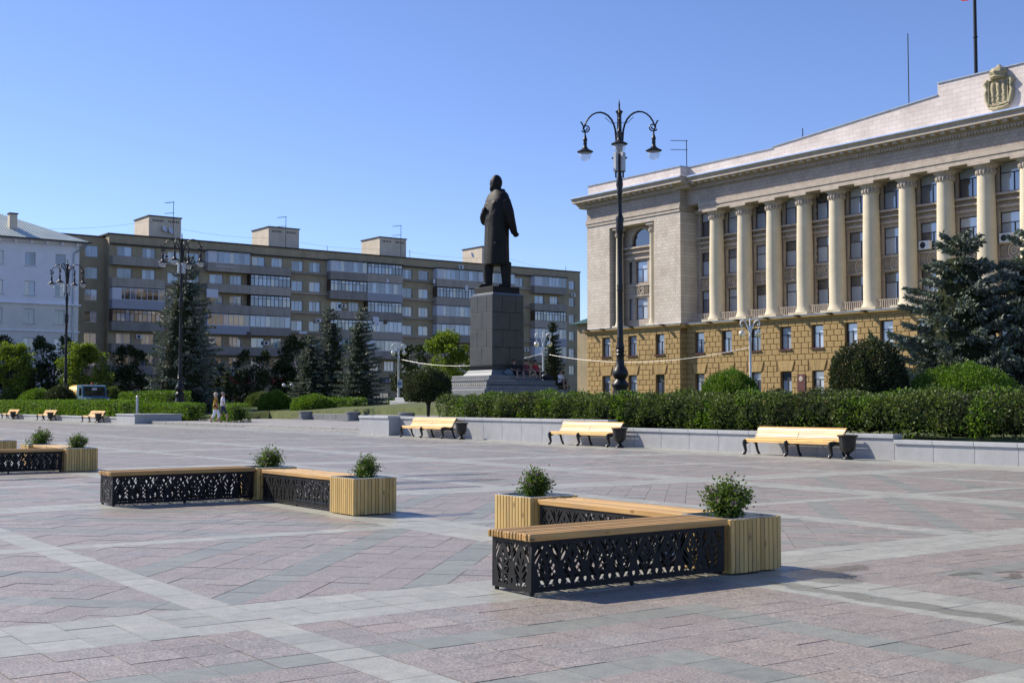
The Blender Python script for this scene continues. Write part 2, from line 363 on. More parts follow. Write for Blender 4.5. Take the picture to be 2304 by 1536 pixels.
for ix, (x0, x1, kx) in enumerate(XS):
    for iy, (y0, y1, ky) in enumerate(YS):
        if not (seen(x0,y0,6) or seen(x1,y1,6) or seen(x0,y1,6) or seen(x1,y0,6)): continue
        far = y0 > 60
        if kx != 'C' or ky != 'C':
            nx = 12 if kx == 'C' else (3 if kx == 'W' else (1 if x1-x0 < .36 else 2)); ny_ = 12 if ky == 'C' else (3 if ky == 'W' else 1)
            if kx == 'W' and x1 > 28: nx = 10
            if far: nx = min(nx, 4); ny_ = min(ny_, 4)
            for i in range(nx):
                for j in range(ny_): rect(x0+(x1-x0)*i/nx, x0+(x1-x0)*(i+1)/nx, y0+(y1-y0)*j/ny_, y0+(y1-y0)*(j+1)/ny_, 'L')
            continue
        right_w = XS[ix+1][2] == 'W' if ix+1 < len(XS) else True
        top_w = YS[iy+1][2] == 'W' if iy+1 < len(YS) else True
        band = sum(1 for q in YS[:iy] if q[2] == 'W')
        n = 12
        if band % 2 == 1 or far:            # nested squares, joints square to the bands
            for i in range(n):
                for j in range(n):
                    a = n-1-i if right_w else i; b = n-1-j if top_w else j
                    if far and (i % 2 or j % 2): continue
                    s = 2 if far else 1
                    rect(x0+(x1-x0)*i/n, x0+(x1-x0)*(i+s)/n, y0+(y1-y0)*j/n, y0+(y1-y0)*(j+s)/n, 'G' if min(a,b) in (3,7,11) else 'P')
        else:                               # nested diamonds, joints at 45 degrees
            cx, cy = (x0, y0) if right_w else (x1, y0)
            if not top_w: cy = y0
            cy = y0 if top_w else y1
            sx, sy = (1 if right_w else -1), (1 if top_w else -1)
            T = .314; q = math.sqrt(.5)
            for k in range(0, 18):
                for l in range(-14, 14):
                    pl = []
                    for s_, t_ in ((k*T,l*T),((k+1)*T,l*T),((k+1)*T,(l+1)*T),(k*T,(l+1)*T)):
                        pl.append((cx+sx*(s_+t_)*q, cy+sy*(s_-t_)*q))
                    pl = clip_rect(pl, x0, x1, y0, y1)
                    if len(pl) >= 3: tiles.append((pl, 'G' if k in (8, 4, 12) else 'P'))
def area(p): return abs(sum(p[i-1][0]*p[i][1]-p[i][0]*p[i-1][1] for i in range(len(p))))/2
info = []
for pl, k in tiles:
    if area(pl) < .002: continue
    c = np.mean(np.array(pl), 0)
    if not seen(c[0], c[1], 5): continue
    d = c@FW; l = c@RT
    vis = d > 6.2 and abs(l) < .405*d and k is not None
    info.append((pl, k, c, area(pl)/(d**3) if vis else 0))
order = sorted(range(len(info)), key=lambda i: -info[i][3]); big = set(order[:300])
WET = [(8.95,6.95,.55,.30,-.7),(9.15,6.2,.22,.75,.05),(8.75,13.35,.55,.22,-.5),(10.6,14.6,1.6,.5,.2),(6.9,22.3,1.0,.4,.3)]
def tile_col(k, c):
    b = {'P':PINK,'L':LIGHT,'G':GREY}[k]; v = random.gauss(1, .05); h = random.gauss(0, .018 if k == 'P' else .006)
    col = (b[0]*v*(1+h), b[1]*v, b[2]*v*(1-h*.6)); return col+((1.0 if k == 'P' else .3),)
def tile_geo(pl, side):
    c = np.mean(np.array(pl), 0); n = len(pl); dz = random.uniform(-.002, .002); ge = random.choice((.0022,.003,.0036,.0055))
    P = []
    for x, y in pl:
        v = c-np.array([x,y]); L = np.linalg.norm(v)+1e-6; e = min(ge, L*.2)
        P.append((x+v[0]/L*e, y+v[1]/L*e))
    top = [(x, y, zg(x,y)+dz) for x, y in P]
    if not side: return top, [tuple(range(n))]
    bot = [(x, y, z-.012) for x, y, z in top]
    return top+bot, [tuple(range(n))]+[(i, n+i, n+(i+1)%n, (i+1)%n) for i in range(n)]
def ccw(pl): return pl if sum(pl[i-1][0]*pl[i][1]-pl[i][0]*pl[i-1][1] for i in range(len(pl))) > 0 else pl[::-1]
pv = []; pf = []                              # sand bed under the tiles: the plaza itself
gx = list(np.arange(-10, 28.3, 1.5))+[29.35]; gy = list(np.arange(-6, 130, 1.5))
pv = [(x, y, zg(x,y)-.008) for x in gx for y in gy]
pf = [(i*len(gy)+j, (i+1)*len(gy)+j, (i+1)*len(gy)+j+1, i*len(gy)+j+1) for i in range(len(gx)-1) for j in range(len(gy)-1)]
plaza = obj('plaza', np_mesh('plaza', pv, pf), MAT['joint']); tag(plaza, kind='structure')
rv = []; rf = []; rc = []
for i, (pl, k, c, sc) in enumerate(info):
    pl = ccw(pl); d = c@FW
    vs, fs = tile_geo(pl, d < 45); col = tile_col(k, c)
    if i in big:
        o = np.array([c[0], c[1], zg(c[0], c[1])])
        me = bpy.data.meshes.new('paving_tile'); me.from_pydata([tuple(np.array(v)-o) for v in vs], [], fs)
        at = me.color_attributes.new('tile', 'FLOAT_COLOR', 'CORNER'); at.data.foreach_set('color', np.tile(col, len(me.loops)))
        obj('paving_tile', me, MAT['tile'], plaza, o)
    else:
        b = len(rv); rv += vs
        for f in fs: rf.append(tuple(q+b for q in f)); rc += [col]*len(f)
me = bpy.data.meshes.new('paving_tile_field'); me.from_pydata(rv, [], rf)
at = me.color_attributes.new('tile', 'FLOAT_COLOR', 'CORNER'); at.data.foreach_set('color', np.array(rc).ravel())
tag(obj('paving_tile_field', me, MAT['tile'], plaza), kind='stuff')
print('tiles', len(info))
# ---- raised terrace with kerb steps
tm = MB(); tm.box(29.72, 41.5, 50.3, 88, -.3, .22); terrace = tm.build('terrace', MAT['paving_far']); tag(terrace, kind='structure')
tm = MB(); tm.box(41.8, 47.0, 82.5, 108, -.3, .50); tag(tm.build('path', MAT['paving_far']), kind='structure')
ks = MB(); ks.bbox(-.2, .2, -.595, .595, -.2, .11, .012); kme = ks.mesh('kerb_stone')
for i in range(34): obj('kerb_stone', kme, MAT['paving_far'], terrace, (29.5+random.uniform(-.01,.01), 49.3+i*1.2, .115+random.uniform(-.004,.004)))
for i in range(13): obj('kerb_stone', kme, MAT['paving_far'], terrace, (29.1, 49.3+i*1.2, .005-.0*i))
# ---- retaining wall of the hedge bed
def wall_run(root, x, ya, yb, top, thick=.32, step=1.25, cap=.11, z0=-.25):
    n = max(1, round((yb-ya)/step)); L = (yb-ya)/n
    m = MB(); m.bbox(-thick/2, thick/2, -L/2+.003, L/2-.003, 0, top-cap-z0, .005); me = m.mesh('wall_slab')
    m = MB(); m.bbox(-thick/2-.05, thick/2+.05, -L/2+.003, L/2-.003, 0, cap, .008); mc = m.mesh('capstone')
    r = root_loc(root)
    for i in range(n):
        yc = ya+L*(i+.5)
        obj('wall_slab', me, MAT['granite'], root, np.array([x+thick/2, yc, z0])-r)
        obj('capstone', mc, MAT['granite_cap'], root, np.array([x+thick/2, yc, top-cap+.001])-r)
wr = thing('retaining_wall', 'long stepped grey granite wall holding the hedge behind the wooden benches', 'wall', (28.2, 30, 0))
wall_run(wr, 27.9, 32.05, 45.9, .86); wall_run(wr, 27.9, 20.4, 32.05, .60); wall_run(wr, 27.9, 6, 20.4, .46)
wall_run(wr, 27.32, 45.9, 48.5, .88, .9)
wl = thing('retaining_wall', 'low grey granite wall under the clipped hedges behind the row of distant benches', 'wall', (29.0, 100, 0))
wall_run(wl, 29.0, 84.6, 124, .46, .3, 2.0)
m = MB(); m.bbox(28.35, 31.6, 80.6, 84.2, -.1, .62, .01)
eb = thing('granite_block', 'box-shaped grey granite end block beside the farthest visible bench row', 'block', (30, 82, 0)); m.build('body', MAT['granite'], eb, world=True)
m = MB(); m.bbox(28.29, 31.66, 80.54, 84.26, .622, .70, .008); m.build('capstone', MAT['granite_cap'], eb, world=True)
# ---- low wall with drum-shaped piers in front of the lawn
lw = thing('low_wall', 'low grey granite wall with squat round drums below the lawn', 'wall', (41.6, 74, .2))
for k, yy in enumerate((81.5, 74.4, 67.4, 60.4)):
    m = MB(); m.lathe([(.62,0),(.62,.52),(.66,.54),(.66,.62),(.6,.64)], 28, (41.55, yy, .20)); m.build('drum', MAT['granite_mid'], lw, 35, world=True)
    m = MB(); m.box(40.7, 42.4, yy-.9, yy+.9, .2, .30); m.build('drum_plinth', MAT['granite_mid'], lw, world=True)
    for j in range(3):
        if k == 3: break
        a = yy-.75-j*1.85; m = MB(); m.bbox(41.5, 41.8, a-1.83, a, .2, .66, .01); m.build('wall_slab', MAT['granite_mid'], lw, world=True)
# ================================================================ modular benches, planters, shrubs
def slit(p0, p1, w, bend, n=6):
    p0, p1 = np.array(p0), np.array(p1); d = p1-p0; L = np.linalg.norm(d); t = d/L; nn = np.array([-t[1], t[0]])
    A = []; B = []
    for i in range(n+1):
        s = i/n; c = p0+d*s+nn*bend*L*4*s*(1-s); h = w*.5*math.sin(math.pi*min(1, max(.02, s*.96+.02)))**.8
        A.append(c+nn*h); B.append(c-nn*h)
    return A+B[::-1]
def diamond(c, w, h): return [np.array(q) for q in ((c[0],c[1]-h),(c[0]+w,c[1]),(c[0],c[1]+h),(c[0]-w,c[1]))]
def cut_panel(name, w, h, ncol, th=.004):
    cu = bpy.data.curves.new(name, 'CURVE'); cu.dimensions = '2D'; cu.fill_mode = 'BOTH'; cu.extrude = th/2
    def spl(pts):
        s = cu.splines.new('POLY'); s.points.add(len(pts)-1); s.use_cyclic_u = True
        for q, p in zip(s.points, pts): q.co = (p[0], p[1], 0, 1)
    spl([(0,0),(w,0),(w,h),(0,h)])
    mg = .022; cw = (w-2*mg)/ncol; sx = cw/.26; sy = h/.40
    def S(cx, pts): return [(cx+p[0]*sx, p[1]*sy) for p in pts]
    for i in range(ncol):
        cx = mg+cw*(i+.5)
        for sg in (1, -1):
            for a, b, wd, bd in (((.010,.035),(.072,.125),.027,-.07), ((.012,.088),(.093,.182),.030,-.08), ((.012,.142),(.083,.232),.028,-.08),
                                 ((.012,.198),(.052,.262),.020,-.05), ((.121,.212),(.026,.366),.027,-.06), ((.122,.285),(.078,.378),.022,.06)):
                pts = [(sg*p[0], p[1]) for p in slit(a, b, wd, bd)]
                spl(S(cx, pts))
            spl(S(cx, [(sg*p[0], p[1]) for p in diamond((.062,.045), .012, .018)]))
        spl(S(cx, diamond((0,.282), .016, .036)))
        if i < ncol-1:
            spl(S(cx, diamond((.13,.075), .017, .038))); spl(S(cx, diamond((.13,.362), .013, .02)))
    o = bpy.data.objects.new(name, cu); COL.objects.link(o); dg = bpy.context.evaluated_depsgraph_get()
    me = bpy.data.meshes.new_from_object(o.evaluated_get(dg)); me.name = name
    bpy.data.objects.remove(o); me.materials.clear(); return me
BL, BD, BH = 2.13, .54, .47
m_long = cut_panel('leaf_panel', BL-.06, .385, 8); m_end = cut_panel('leaf_panel_end', BD-.04, .385, 2)
m = MB(); m.bbox(0, BL, -.0155, .0155, -.027, .027, .005); m_plank = m.mesh('plank', 30)
m = MB(); m.lathe([(.018,0),(.018,.03)], 10); m_foot = m.mesh('foot')
m = MB(); m.box(0, BL-.08, -.015, .015, 0, .03); m_rail = m.mesh('rail')
def make_module_bench(label):
    r = thing('module_bench', label, 'bench', group='plank benches with leaf-cut black side panels')
    for i in range(15): obj('plank', m_plank, MAT['plank_x'], r, (random.uniform(-.006,.006), .018+i*(BD-.036)/14, BH-.027+random.uniform(-.002,.002)))
    R90 = math.pi/2
    obj('leaf_panel', m_long, MAT['steel'], r, (.03, .022, .03), (R90, 0, 0)); obj('leaf_panel', m_long, MAT['steel'], r, (.03, BD-.018, .03), (R90, 0, 0))
    obj('leaf_panel', m_end, MAT['steel'], r, (.034, .02, .03), (R90, 0, R90)); obj('leaf_panel', m_end, MAT['steel'], r, (BL-.03, .02, .03), (R90, 0, R90))
    for x in (.055, BL/2, BL-.055):
        for y in (.045, BD-.045): obj('foot', m_foot, MAT['steel'], r, (x, y, 0))
    for y in (.045, BD-.045): obj('rail', m_rail, MAT['steel'], r, (.04, y, .385)); obj('rail', m_rail, MAT['steel'], r, (.04, y, .032))
    return r
PW, PH = .64, .48
m = MB(); m.bbox(-.0232, .0232, -.011, .011, 0, PH-.02, .004); m_slat = m.mesh('slat')
def make_planter(label):
    r = thing('planter_box', label, 'planter', group='square slatted planter boxes')
    n = 12; st = PW/n
    for s in range(4):
        a = s*math.pi/2; c, sn = math.cos(a), math.sin(a)
        for i in range(n):
            u = -PW/2+st*(i+.5); v = -PW/2+.011
            obj('slat', m_slat, MAT['slat_z'], r, (u*c-v*sn, u*sn+v*c, .012+random.uniform(-.003,.003)), (0, 0, a))
    L = PW/2-.024; q = MB()
    q.box(-L, L, -L, -L+.012, .03, PH); q.box(-L, L, L-.012, L, .03, PH); q.box(-L, -L+.012, -L+.012, L-.012, .03, PH); q.box(L-.012, L, -L+.012, L-.012, .03, PH)
    q.build('liner', MAT['zinc'], r)
    L2 = PW/2-.0225; q = MB(); q.box(-L2, L2, -L2, -L2+.001, .02, PH-.045); q.box(-L2, L2, L2-.001, L2, .02, PH-.045); q.box(-L2, -L2+.001, -L2+.001, L2-.001, .02, PH-.045); q.box(L2-.001, L2, -L2+.001, L2-.001, .02, PH-.045); q.build('gap_shade', MAT['frame_b'], r)  # thin dark sheets added so the gaps between slats look shaded
    q = MB(); q.box(-L+.013, L-.013, -L+.013, L-.013, .3, .385); q.build('soil', MAT['soil'], r)
    return r
def leaves(P, D, size, wid=.5, jit=.6, droop=0):
    """rhombic leaves at P pointing roughly along D"""
    n = len(P); D = D+RNG.normal(0, jit, (n, 3)); D[:, 2] -= droop; D /= np.linalg.norm(D, axis=1)[:, None]+1e-9
    U = RNG.normal(0, 1, (n, 3)); U -= D*np.sum(U*D, 1)[:, None]; U /= np.linalg.norm(U, axis=1)[:, None]+1e-9
    s = (size*RNG.uniform(.65, 1.3, n))[:, None]
    V = np.stack([P, P+D*s*.45+U*s*wid*.5, P+D*s, P+D*s*.45-U*s*wid*.5], 1).reshape(-1, 3)
    return V, np.arange(4*n).reshape(-1, 4)
def make_shrub_meshes(seed, h=.46, rad=.25, nst=16, lean=(0,0)):
    rg = np.random.default_rng(seed); st = MB(); P = []; D = []; FP = []
    C = np.array([lean[0]*.5, lean[1]*.5, h*.60])
    for i in range(nst):
        a = rg.uniform(0, 2*math.pi); e = math.sqrt(rg.uniform(.02, 1.0)); zz = h*rg.uniform(.55, 1.02)*(1-.35*e*e)
        b = np.array([rg.normal(0,.025), rg.normal(0,.025), 0]); t = np.array([math.cos(a)*rad*e+lean[0], math.sin(a)*rad*e+lean[1], zz])
        if i == 0: t = np.array([math.cos(a)*rad*1.35, math.sin(a)*rad*1.35, h*.35])
        mid = b*.4+t*.6+np.array([0,0,.03])-np.array([t[0],t[1],0])*.18; pts = [b, mid*.5+b*.5, mid, t]
        st.tube(pts, [.006,.005,.003,.002], 5)
        for s in np.linspace(.35, 1.02, 22):
            k = s*3; j = min(2, int(k)); p = pts[j]*(1-(k-j))+pts[j+1]*(k-j); sp = .022+.02*s
            for _ in range(8): q = p+rg.normal(0, sp, 3); P.append(q); D.append((q-C)*3+rg.normal(0,.25,3)+np.array([0,0,.25]))
        if rg.random() < .55: FP.append(t+np.array([0,0,.01]))
    V, F = leaves(np.array(P), np.array(D), .034, .6, .5)
    lf = np_mesh('foliage', V, F)
    fp = np.repeat(np.array(FP), 26, 0); fp = fp+rg.normal(0, .013, fp.shape)
    V, F = leaves(fp, np.tile([0,0,1.], (len(fp),1)), .014, .85, 1.0)
    return st.mesh('stems'), lf, np_mesh('blossom', V, F)
SHR = [make_shrub_meshes(11, .42, .19, 26), make_shrub_meshes(12, .47, .22, 38), make_shrub_meshes(13, .42, .21, 22, (-.03,.02))]
def shrub(loc, v, label, s=1, rz=0):
    if v == 1: pass
    r = thing('flowering_shrub', label, 'shrub', loc, rz, 'pink flowering shrubs in the planters'); r.scale = (s*.84,)*3
    a, b, c = SHR[v]
    obj('stems', a, MAT['twig'], r); obj('foliage', b, MAT['spirea'], r); obj('blossom', c, MAT['petal'], r)
def place_bench(x, y, rz, label):
    b = make_module_bench(label); b.location = (x, y, zg(x,y)); b.rotation_euler = (0,0,rz)
def place_planter(x, y, label):
    p = make_planter(label); p.location = (x+PW/2, y+PW/2, zg(x,y))
H2 = math.pi/2
# group nearest the viewer
place_bench(5.60, 7.345, 0, 'weathered plank bench with sawn plank ends towards the open paving, before a wet patch')
place_planter(7.76, 7.34, 'slatted pine planter at the corner of two benches, shrub beside a wet patch of paving')
place_bench(8.36, 8.0, H2, 'sunlit plank bench running between two planters behind the weathered bench')
place_planter(7.75, 10.15, 'slatted pine planter half hidden behind the weathered plank bench end')
shrub((8.06, 7.66, zg(8,7.6)+.38), 1, 'dense green shrub with few pink blooms in the corner planter by the wet paving', 1.05)
shrub((8.06, 10.47, zg(8,10.4)+.38), 0, 'rounded pink-flowering shrub in the planter at the far end of the sunlit bench', 1.0, 1.0)
# second group
place_bench(5.56, 16.71, 0, 'plank bench whose leaf-cut panel shows bright paving through its holes')
place_planter(7.70, 16.68, 'slatted planter wedged in the inner corner between two plank benches')
place_bench(8.28, 14.50, H2, 'bright plank bench with half-shaded leaf panel leading to a slatted planter')
place_planter(7.69, 13.79, 'free-standing end of the bench group, square pine planter with sunlit left side')
shrub((8.0, 16.98, zg(8,17)+.38), 2, 'pink-topped shrub behind the junction of two plank benches', 1.12, 2.0)
shrub((8.05, 14.1, zg(8,14)+.38), 0, 'loose pink-flowering shrub with a low side shoot above a square planter', 1.0, 3.4)
# third group
place_bench(5.42, 25.62, 0, 'dark-panelled plank bench partly cut off by the edge of the picture')
place_planter(7.57, 25.5, 'slatted planter in front of a wide expanse of empty paving, far bench group')
place_bench(8.2, 26.16, H2, 'low plank bench seen end-on behind the far slatted planter')
place_planter(7.57, 28.31, 'small far planter with a thin straggly shrub')
shrub((7.9, 25.82, zg(8,25.8)+.38), 1, 'mauve-headed shrub above the far slatted planter', .95, .6)
shrub((7.9, 28.6, zg(8,28.6)+.38), 2, 'thin straggly shrub in the small far planter', 1.25, 4.0)
place_planter(7.6, 31.85, 'planter of the last bench group, only its right corner in view')
place_bench(8.24, 32.5, H2, 'plank bench behind the last planter at the picture edge')
# ================================================================ varnished park benches and urn bins
PBL = 3.2
seat = [(.0,.405,80),(.012,.452,40),(.075,.468,3),(.145,.462,-6),(.215,.452,-8),(.285,.442,-6),(.355,.440,8),(.420,.460,30),
        (.465,.510,52),(.500,.570,62),(.530,.632,66),(.560,.694,66),(.595,.754,60),(.645,.800,38)]
m = MB(); m.bbox(-.029, .029, 0, PBL, -.014, .014, .004); m_pslat = m.mesh('slat', 30)
def bench_frame():
    q = MB(); c = [(x, .0, z-.03) for x, z, a in seat[1:]]
    q.tube(c, .036, 8, flat=.9)
    q.tube([(.02,0,.43),(-.035,0,.40),(-.045,0,.33),(-.005,0,.22),(.02,0,.12),(-.02,0,.05),(-.07,0,.025)], [.045,.058,.055,.048,.04,.036,.042], 8)
    q.tube([(-.07,0,.03),(-.095,0,.05),(-.075,0,.075)], .034, 6)
    q.tube([(.46,0,.47),(.47,0,.30),(.52,0,.13),(.60,0,.01)], [.046,.042,.036,.04], 8)
    q.tube([(.02,0,.33),(.16,0,.395),(.32,0,.39),(.46,0,.33)], .03, 6)
    q.tube([(.645,0,.80),(.685,0,.80),(.70,0,.765),(.68,0,.74)], .022, 6)
    return q.mesh('leg_frame', 50)
m_pfr = bench_frame()
def park_bench(x, y, label, group):
    r = thing('park_bench', label, 'bench', (x, y, zg(x,y)), 0, group)
    for sx, sz, a in seat: obj('slat', m_pslat, MAT['bench'], r, (sx, 0, sz), (0, -math.radians(a), 0))
    for fy in (.03, PBL/2, PBL-.03): obj('leg_frame', m_pfr, MAT['iron'], r, (0, fy, 0))
def make_urn():
    q = MB(); q.lathe([(.15,0),(.15,.03),(.12,.06),(.06,.09),(.05,.13),(.08,.165)], 20); b1 = q.mesh('foot', 50)
    q = MB(); q.lathe([(.07,.16),(.15,.20),(.195,.29),(.205,.40),(.215,.50),(.225,.55)], 48, flute=.02, fn=16); b2 = q.mesh('bowl', 60)
    q = MB(); q.lathe([(.22,.55),(.262,.575),(.268,.61),(.235,.612),(.225,.57)], 28); b3 = q.mesh('rim', 50)
    return b1, b2, b3
URN = make_urn()
def urn(x, y, label, group):
    r = thing('urn_bin', label, 'litter bin', (x, y, zg(x,y)), 0, group)
    for n_, me in zip(('foot','bowl','rim'), URN): obj(n_, me, MAT['iron'], r)
    r.scale = (1.05,1.05,1.08)
g1, g2 = 'varnished benches along the hedge wall', 'black urn bins beside the benches'
park_bench(26.98, 21.75, 'glaring yellow slatted bench below the tall ragged bush, urn bin at its end', g1)
park_bench(26.98, 31.0, 'yellow slatted bench where the granite wall steps down, between its two neighbours', g1)
park_bench(26.98, 41.1, 'yellow slatted bench standing beside the round-topped topiary tree', g1)
urn(26.95, 21.2, 'fluted black urn bin covering the end of the bench under the ragged bush', g2)
urn(26.95, 30.45, 'fluted black urn bin covering the end of the middle hedge bench', g2)
urn(27.25, 40.2, 'black urn bin standing clear of its bench with its own shadow on the wall', g2)
g3, g4 = 'distant varnished benches by the low wall', 'distant urn bins by the low wall'
for yb, lb in ((87.9, 'distant yellow bench next to the granite end block'), (99.6, 'distant yellow bench, middle one of the row by the low wall'), (110.6, 'distant yellow bench cut by the picture edge')):
    park_bench(28.15, yb, lb, g3)
    urn(28.1, yb-.55, lb.replace('distant yellow bench', 'dark urn bin by the distant bench'), g4)
# ================================================================ street lamps
def make_big_lamp(label):
    r = thing('street_lamp', label, 'street lamp', group='tall black four-armed street lamps')
    q = MB(); prof = [(.30,0),(.30,1.2),(.22,1.4),(.2,1.55),(.25,1.68),(.255,1.75),(.17,1.86),(.15,1.92),(.22,2.05),(.235,2.15),(.2,2.28),(.13,2.42),(.105,2.75),
        (.135,2.83),(.1,2.9),(.13,2.97),(.105,3.03),(.125,3.08),(.115,3.15),(.105,3.4),(.12,3.46),(.1,3.52),(.092,5.2),(.115,5.26),(.092,5.34),(.115,5.42),(.09,5.5),
        (.085,7.35),(.11,7.4),(.14,7.6),(.12,7.8),(.15,7.95),(.1,8.1),(.08,8.2),(.078,8.9),(.11,8.97),(.085,9.05),(.125,9.25),(.1,9.5),(.075,9.62),(.07,10.4),(.095,10.5),(.13,10.75),
        (.105,11.0),(.12,11.1),(.085,11.3),(.075,11.9),(.1,11.98),(.135,12.05),(.05,12.1),(.025,12.2),(.035,12.3),(.02,12.4),(.003,12.52)]
    prof = [(r_*(1.2 if z_ < 3.2 else 1.0), z_) for r_, z_ in prof]; q.lathe(prof, 20); q.build('post', MAT['iron'], r, 50)
    arm = MB(); pth = []
    for i in range(13):
        t = i/12; a = math.pi*(1-t*.96); pth.append((.70+(.58)*math.cos(a), 0, 11.05+.98*math.sin(a)**.9 if i else 10.8))
    pth[0] = (.10,0,10.75); pth = pth[:-1]+[(1.27,0,11.45),(1.2,0,11.28)]
    arm.tube(pth, [.035]*7+[.03]*7, 8)
    sp = [(1.2+.16*(1-i/26)*math.cos(-.5-i*.5)+.0-.02, 0, 11.42+.16*(1-i/26)*math.sin(-.5-i*.5)) for i in range(0, 20)]
    arm.tube(sp, [.026]*len(sp), 7)
    arm.tube([(1.26,0,11.5),(1.33,0,11.66),(1.38,0,11.68)], [.03,.03,.012], 6)
    arm.tube([(.06,0,11.62),(.28,0,11.6),(.5,0,11.83)], .011, 5)
    arm_me = arm.mesh('arm', 50)
    hd = MB(); hd.lathe([(.02,0),(.03,-.1),(.05,-.2),(.07,-.26),(.085,-.3),(.055,-.36),(.07,-.44),(.055,-.5),(.075,-.58),(.14,-.66),(.27,-.73),(.29,-.755),(.22,-.79)], 22, (1.2,0,11.28)); hd_me = hd.mesh('lamp_hood', 50)
    gl = MB(); gl.lathe([(.21,-.785),(.215,-.85),(.195,-.95),(.15,-1.04),(.08,-1.09),(.01,-1.1)], 20, (1.2,0,11.28)); gl_me = gl.mesh('lamp_globe', 60)
    for k in range(4):
        a = math.radians(48.4)+k*math.pi/2
        o = obj('arm', arm_me, MAT['iron'], r, (0,0,0), (0,0,a)); obj('lamp_hood', hd_me, MAT['iron'], o); obj('lamp_globe', gl_me, MAT['globe'], o)
    for k in range(4):
        a = math.radians(48.4+45)+k*math.pi/2; q = MB(); q.bbox(.12, .24, -.07, .07, 9.75, 10.45, .01)
        o = q.build('floodlight', MAT['lampgrey'], r); o.rotation_euler = (0,0,a)
        q = MB(); q.lathe([(.03,9.55),(.03,9.74)], 8, (.18,0,0)); q.build('bracket', MAT['iron'], o)
    return r
t = NT('lamp_glass'); t.base((.8,.82,.85), .1); tp = t.n('BsdfTransparent'); mx = t.n('MixShader'); mx.inputs[0].default_value = .72; t.l(t.b.outputs[0], mx.inputs[1]); t.l(tp.outputs[0], mx.inputs[2]); t.l(mx.outputs[0], t.out.inputs[0]); MAT['globe'] = t.m
MAT['lampgrey'] = simple('pale_grey_casing', (.42,.43,.45), .4, .3)
L0 = make_big_lamp('tall black ornate lamp rising from the hedge in front of the columned building')
L0.location = (33.7, 38.0, .3); L0.scale = (1.19, 1.19, 1.105)
dup(L0, (33.7, 86.4, .15), 0, 'tall black ornate lamp in front of the big blue spruce')
dup(L0, (32.3, 109.5, .3), 0, 'tall black ornate lamp in front of the white building')
def make_white_lamp(label):
    r = thing('park_lamp', label, 'street lamp', group='white twin-globe park lamps')
    q = MB(); q.lathe([(.13,0),(.13,.5),(.09,.6),(.075,4.3),(.1,4.34),(.1,4.6),(.075,4.7),(.07,5.2),(.1,5.3),(.05,5.45),(.05,5.6),(.07,5.7),(.02,5.85)], 12); q.build('post', MAT['white_paint'], r, 50)
    am = MB(); am.tube([(.04,0,4.95),(.12,0,5.25),(.28,0,5.62),(.45,0,5.72),(.58,0,5.62),(.60,0,5.45),(.53,0,5.35),(.47,0,5.42),(.5,0,5.5)], [.045]*5+[.035]*4, 7); am.tube([(.52,0,5.36),(.5,0,5.2),(.5,0,5.08)], .025, 6); a_me = am.mesh('arm', 50)
    gb = MB(); gb.lathe([(.05,0),(.14,-.05),(.2,-.18),(.18,-.3),(.11,-.4),(.02,-.44)], 14, (.5,0,5.1)); g_me = gb.mesh('lamp_globe', 60)
    for k in range(2):
        o = obj('arm', a_me, MAT['white_paint'], r, (0,0,0), (0,0,math.radians(-40)+k*math.pi)); obj('lamp_globe', g_me, MAT['globe_y'], o)
    return r
t = NT('old_lamp_glass'); t.base((.8,.76,.6), .12, 0, .5); t.b.inputs['Transmission Weight'].default_value = .55; MAT['globe_y'] = t.m
w0 = make_white_lamp('white twin-globe lamp carrying a small square sign plate'); p = colX(897, 57); w0.location = (p[0], p[1], 1.0)
p = colX(1222, 57); dup(w0, (p[0], p[1], 1.0), 0, 'white twin-globe lamp just behind the dark pedestal')
p = colX(1688, 57); dup(w0, (p[0], p[1], .85), 0, 'white twin-globe lamp in front of the ochre ground floor of the columned building')
# ================================================================ buildings
def brickmat(name, c1, c2, mortar, bw, bh, plane='YZ', rough=.8, msize=.012, bump=.4, stain=.3):
    t = NT(name); co = t.coord('Object'); sp = t.n('SeparateXYZ'); t.l(co, sp.inputs[0]); cb = t.n('CombineXYZ')
    t.l(sp.outputs[0 if plane == 'XZ' else 1], cb.inputs[0]); t.l(sp.outputs[2], cb.inputs[1])
    b = t.n('TexBrick', i_Scale=1.0); b.inputs['Color1'].default_value = c1+(1,); b.inputs['Color2'].default_value = c2+(1,); b.inputs['Mortar'].default_value = mortar+(1,)
    b.inputs['Mortar Size'].default_value = msize; b.inputs['Brick Width'].default_value = bw; b.inputs['Row Height'].default_value = bh
    t.l(cb.outputs[0], b.inputs[0])
    n = t.noise(.5, 5, .65, co); col = t.mix(1.0, b.outputs[0], t.ramp(n, [(.3, (.82,.80,.78)), (.65, (1.06,1.06,1.06))]), 'MULTIPLY')
    if stain:
        st = t.noise(1.0, 4, .6, t.coord('Object', (1.6, 1.6, .12))); col = t.mix(t.ramp(st, [(.55, (0,0,0)), (.8, (stain,)*3)]), col, dull(mortar, .7))
    t.base(col, rough, 0, .25); t.bump(b.outputs['Fac'], -bump, .02); return t.m
MAT['pale_brick'] = brickmat('pale_facing_stone', (.68,.61,.52), (.58,.515,.435), (.36,.31,.255), .52, .29)
MAT['parapet_brick'] = brickmat('pale_parapet_stone', (.72,.645,.60), (.66,.59,.55), (.45,.40,.37), .72, .33, stain=.12)
MAT['frieze_brick'] = brickmat('grey_frieze_stone', (.47,.405,.34), (.40,.345,.29), (.25,.21,.175), .42, .27)
MAT['ochre'] = simple('ochre_render', (.40,.272,.112), .85, var=.16, scale=1.5, bump=.2, bscale=30, dist=.01, streak=.28, island=.13)
MAT['ochre_joint'] = simple('ochre_joint', (.25,.15,.06), .9, var=.15, scale=2)
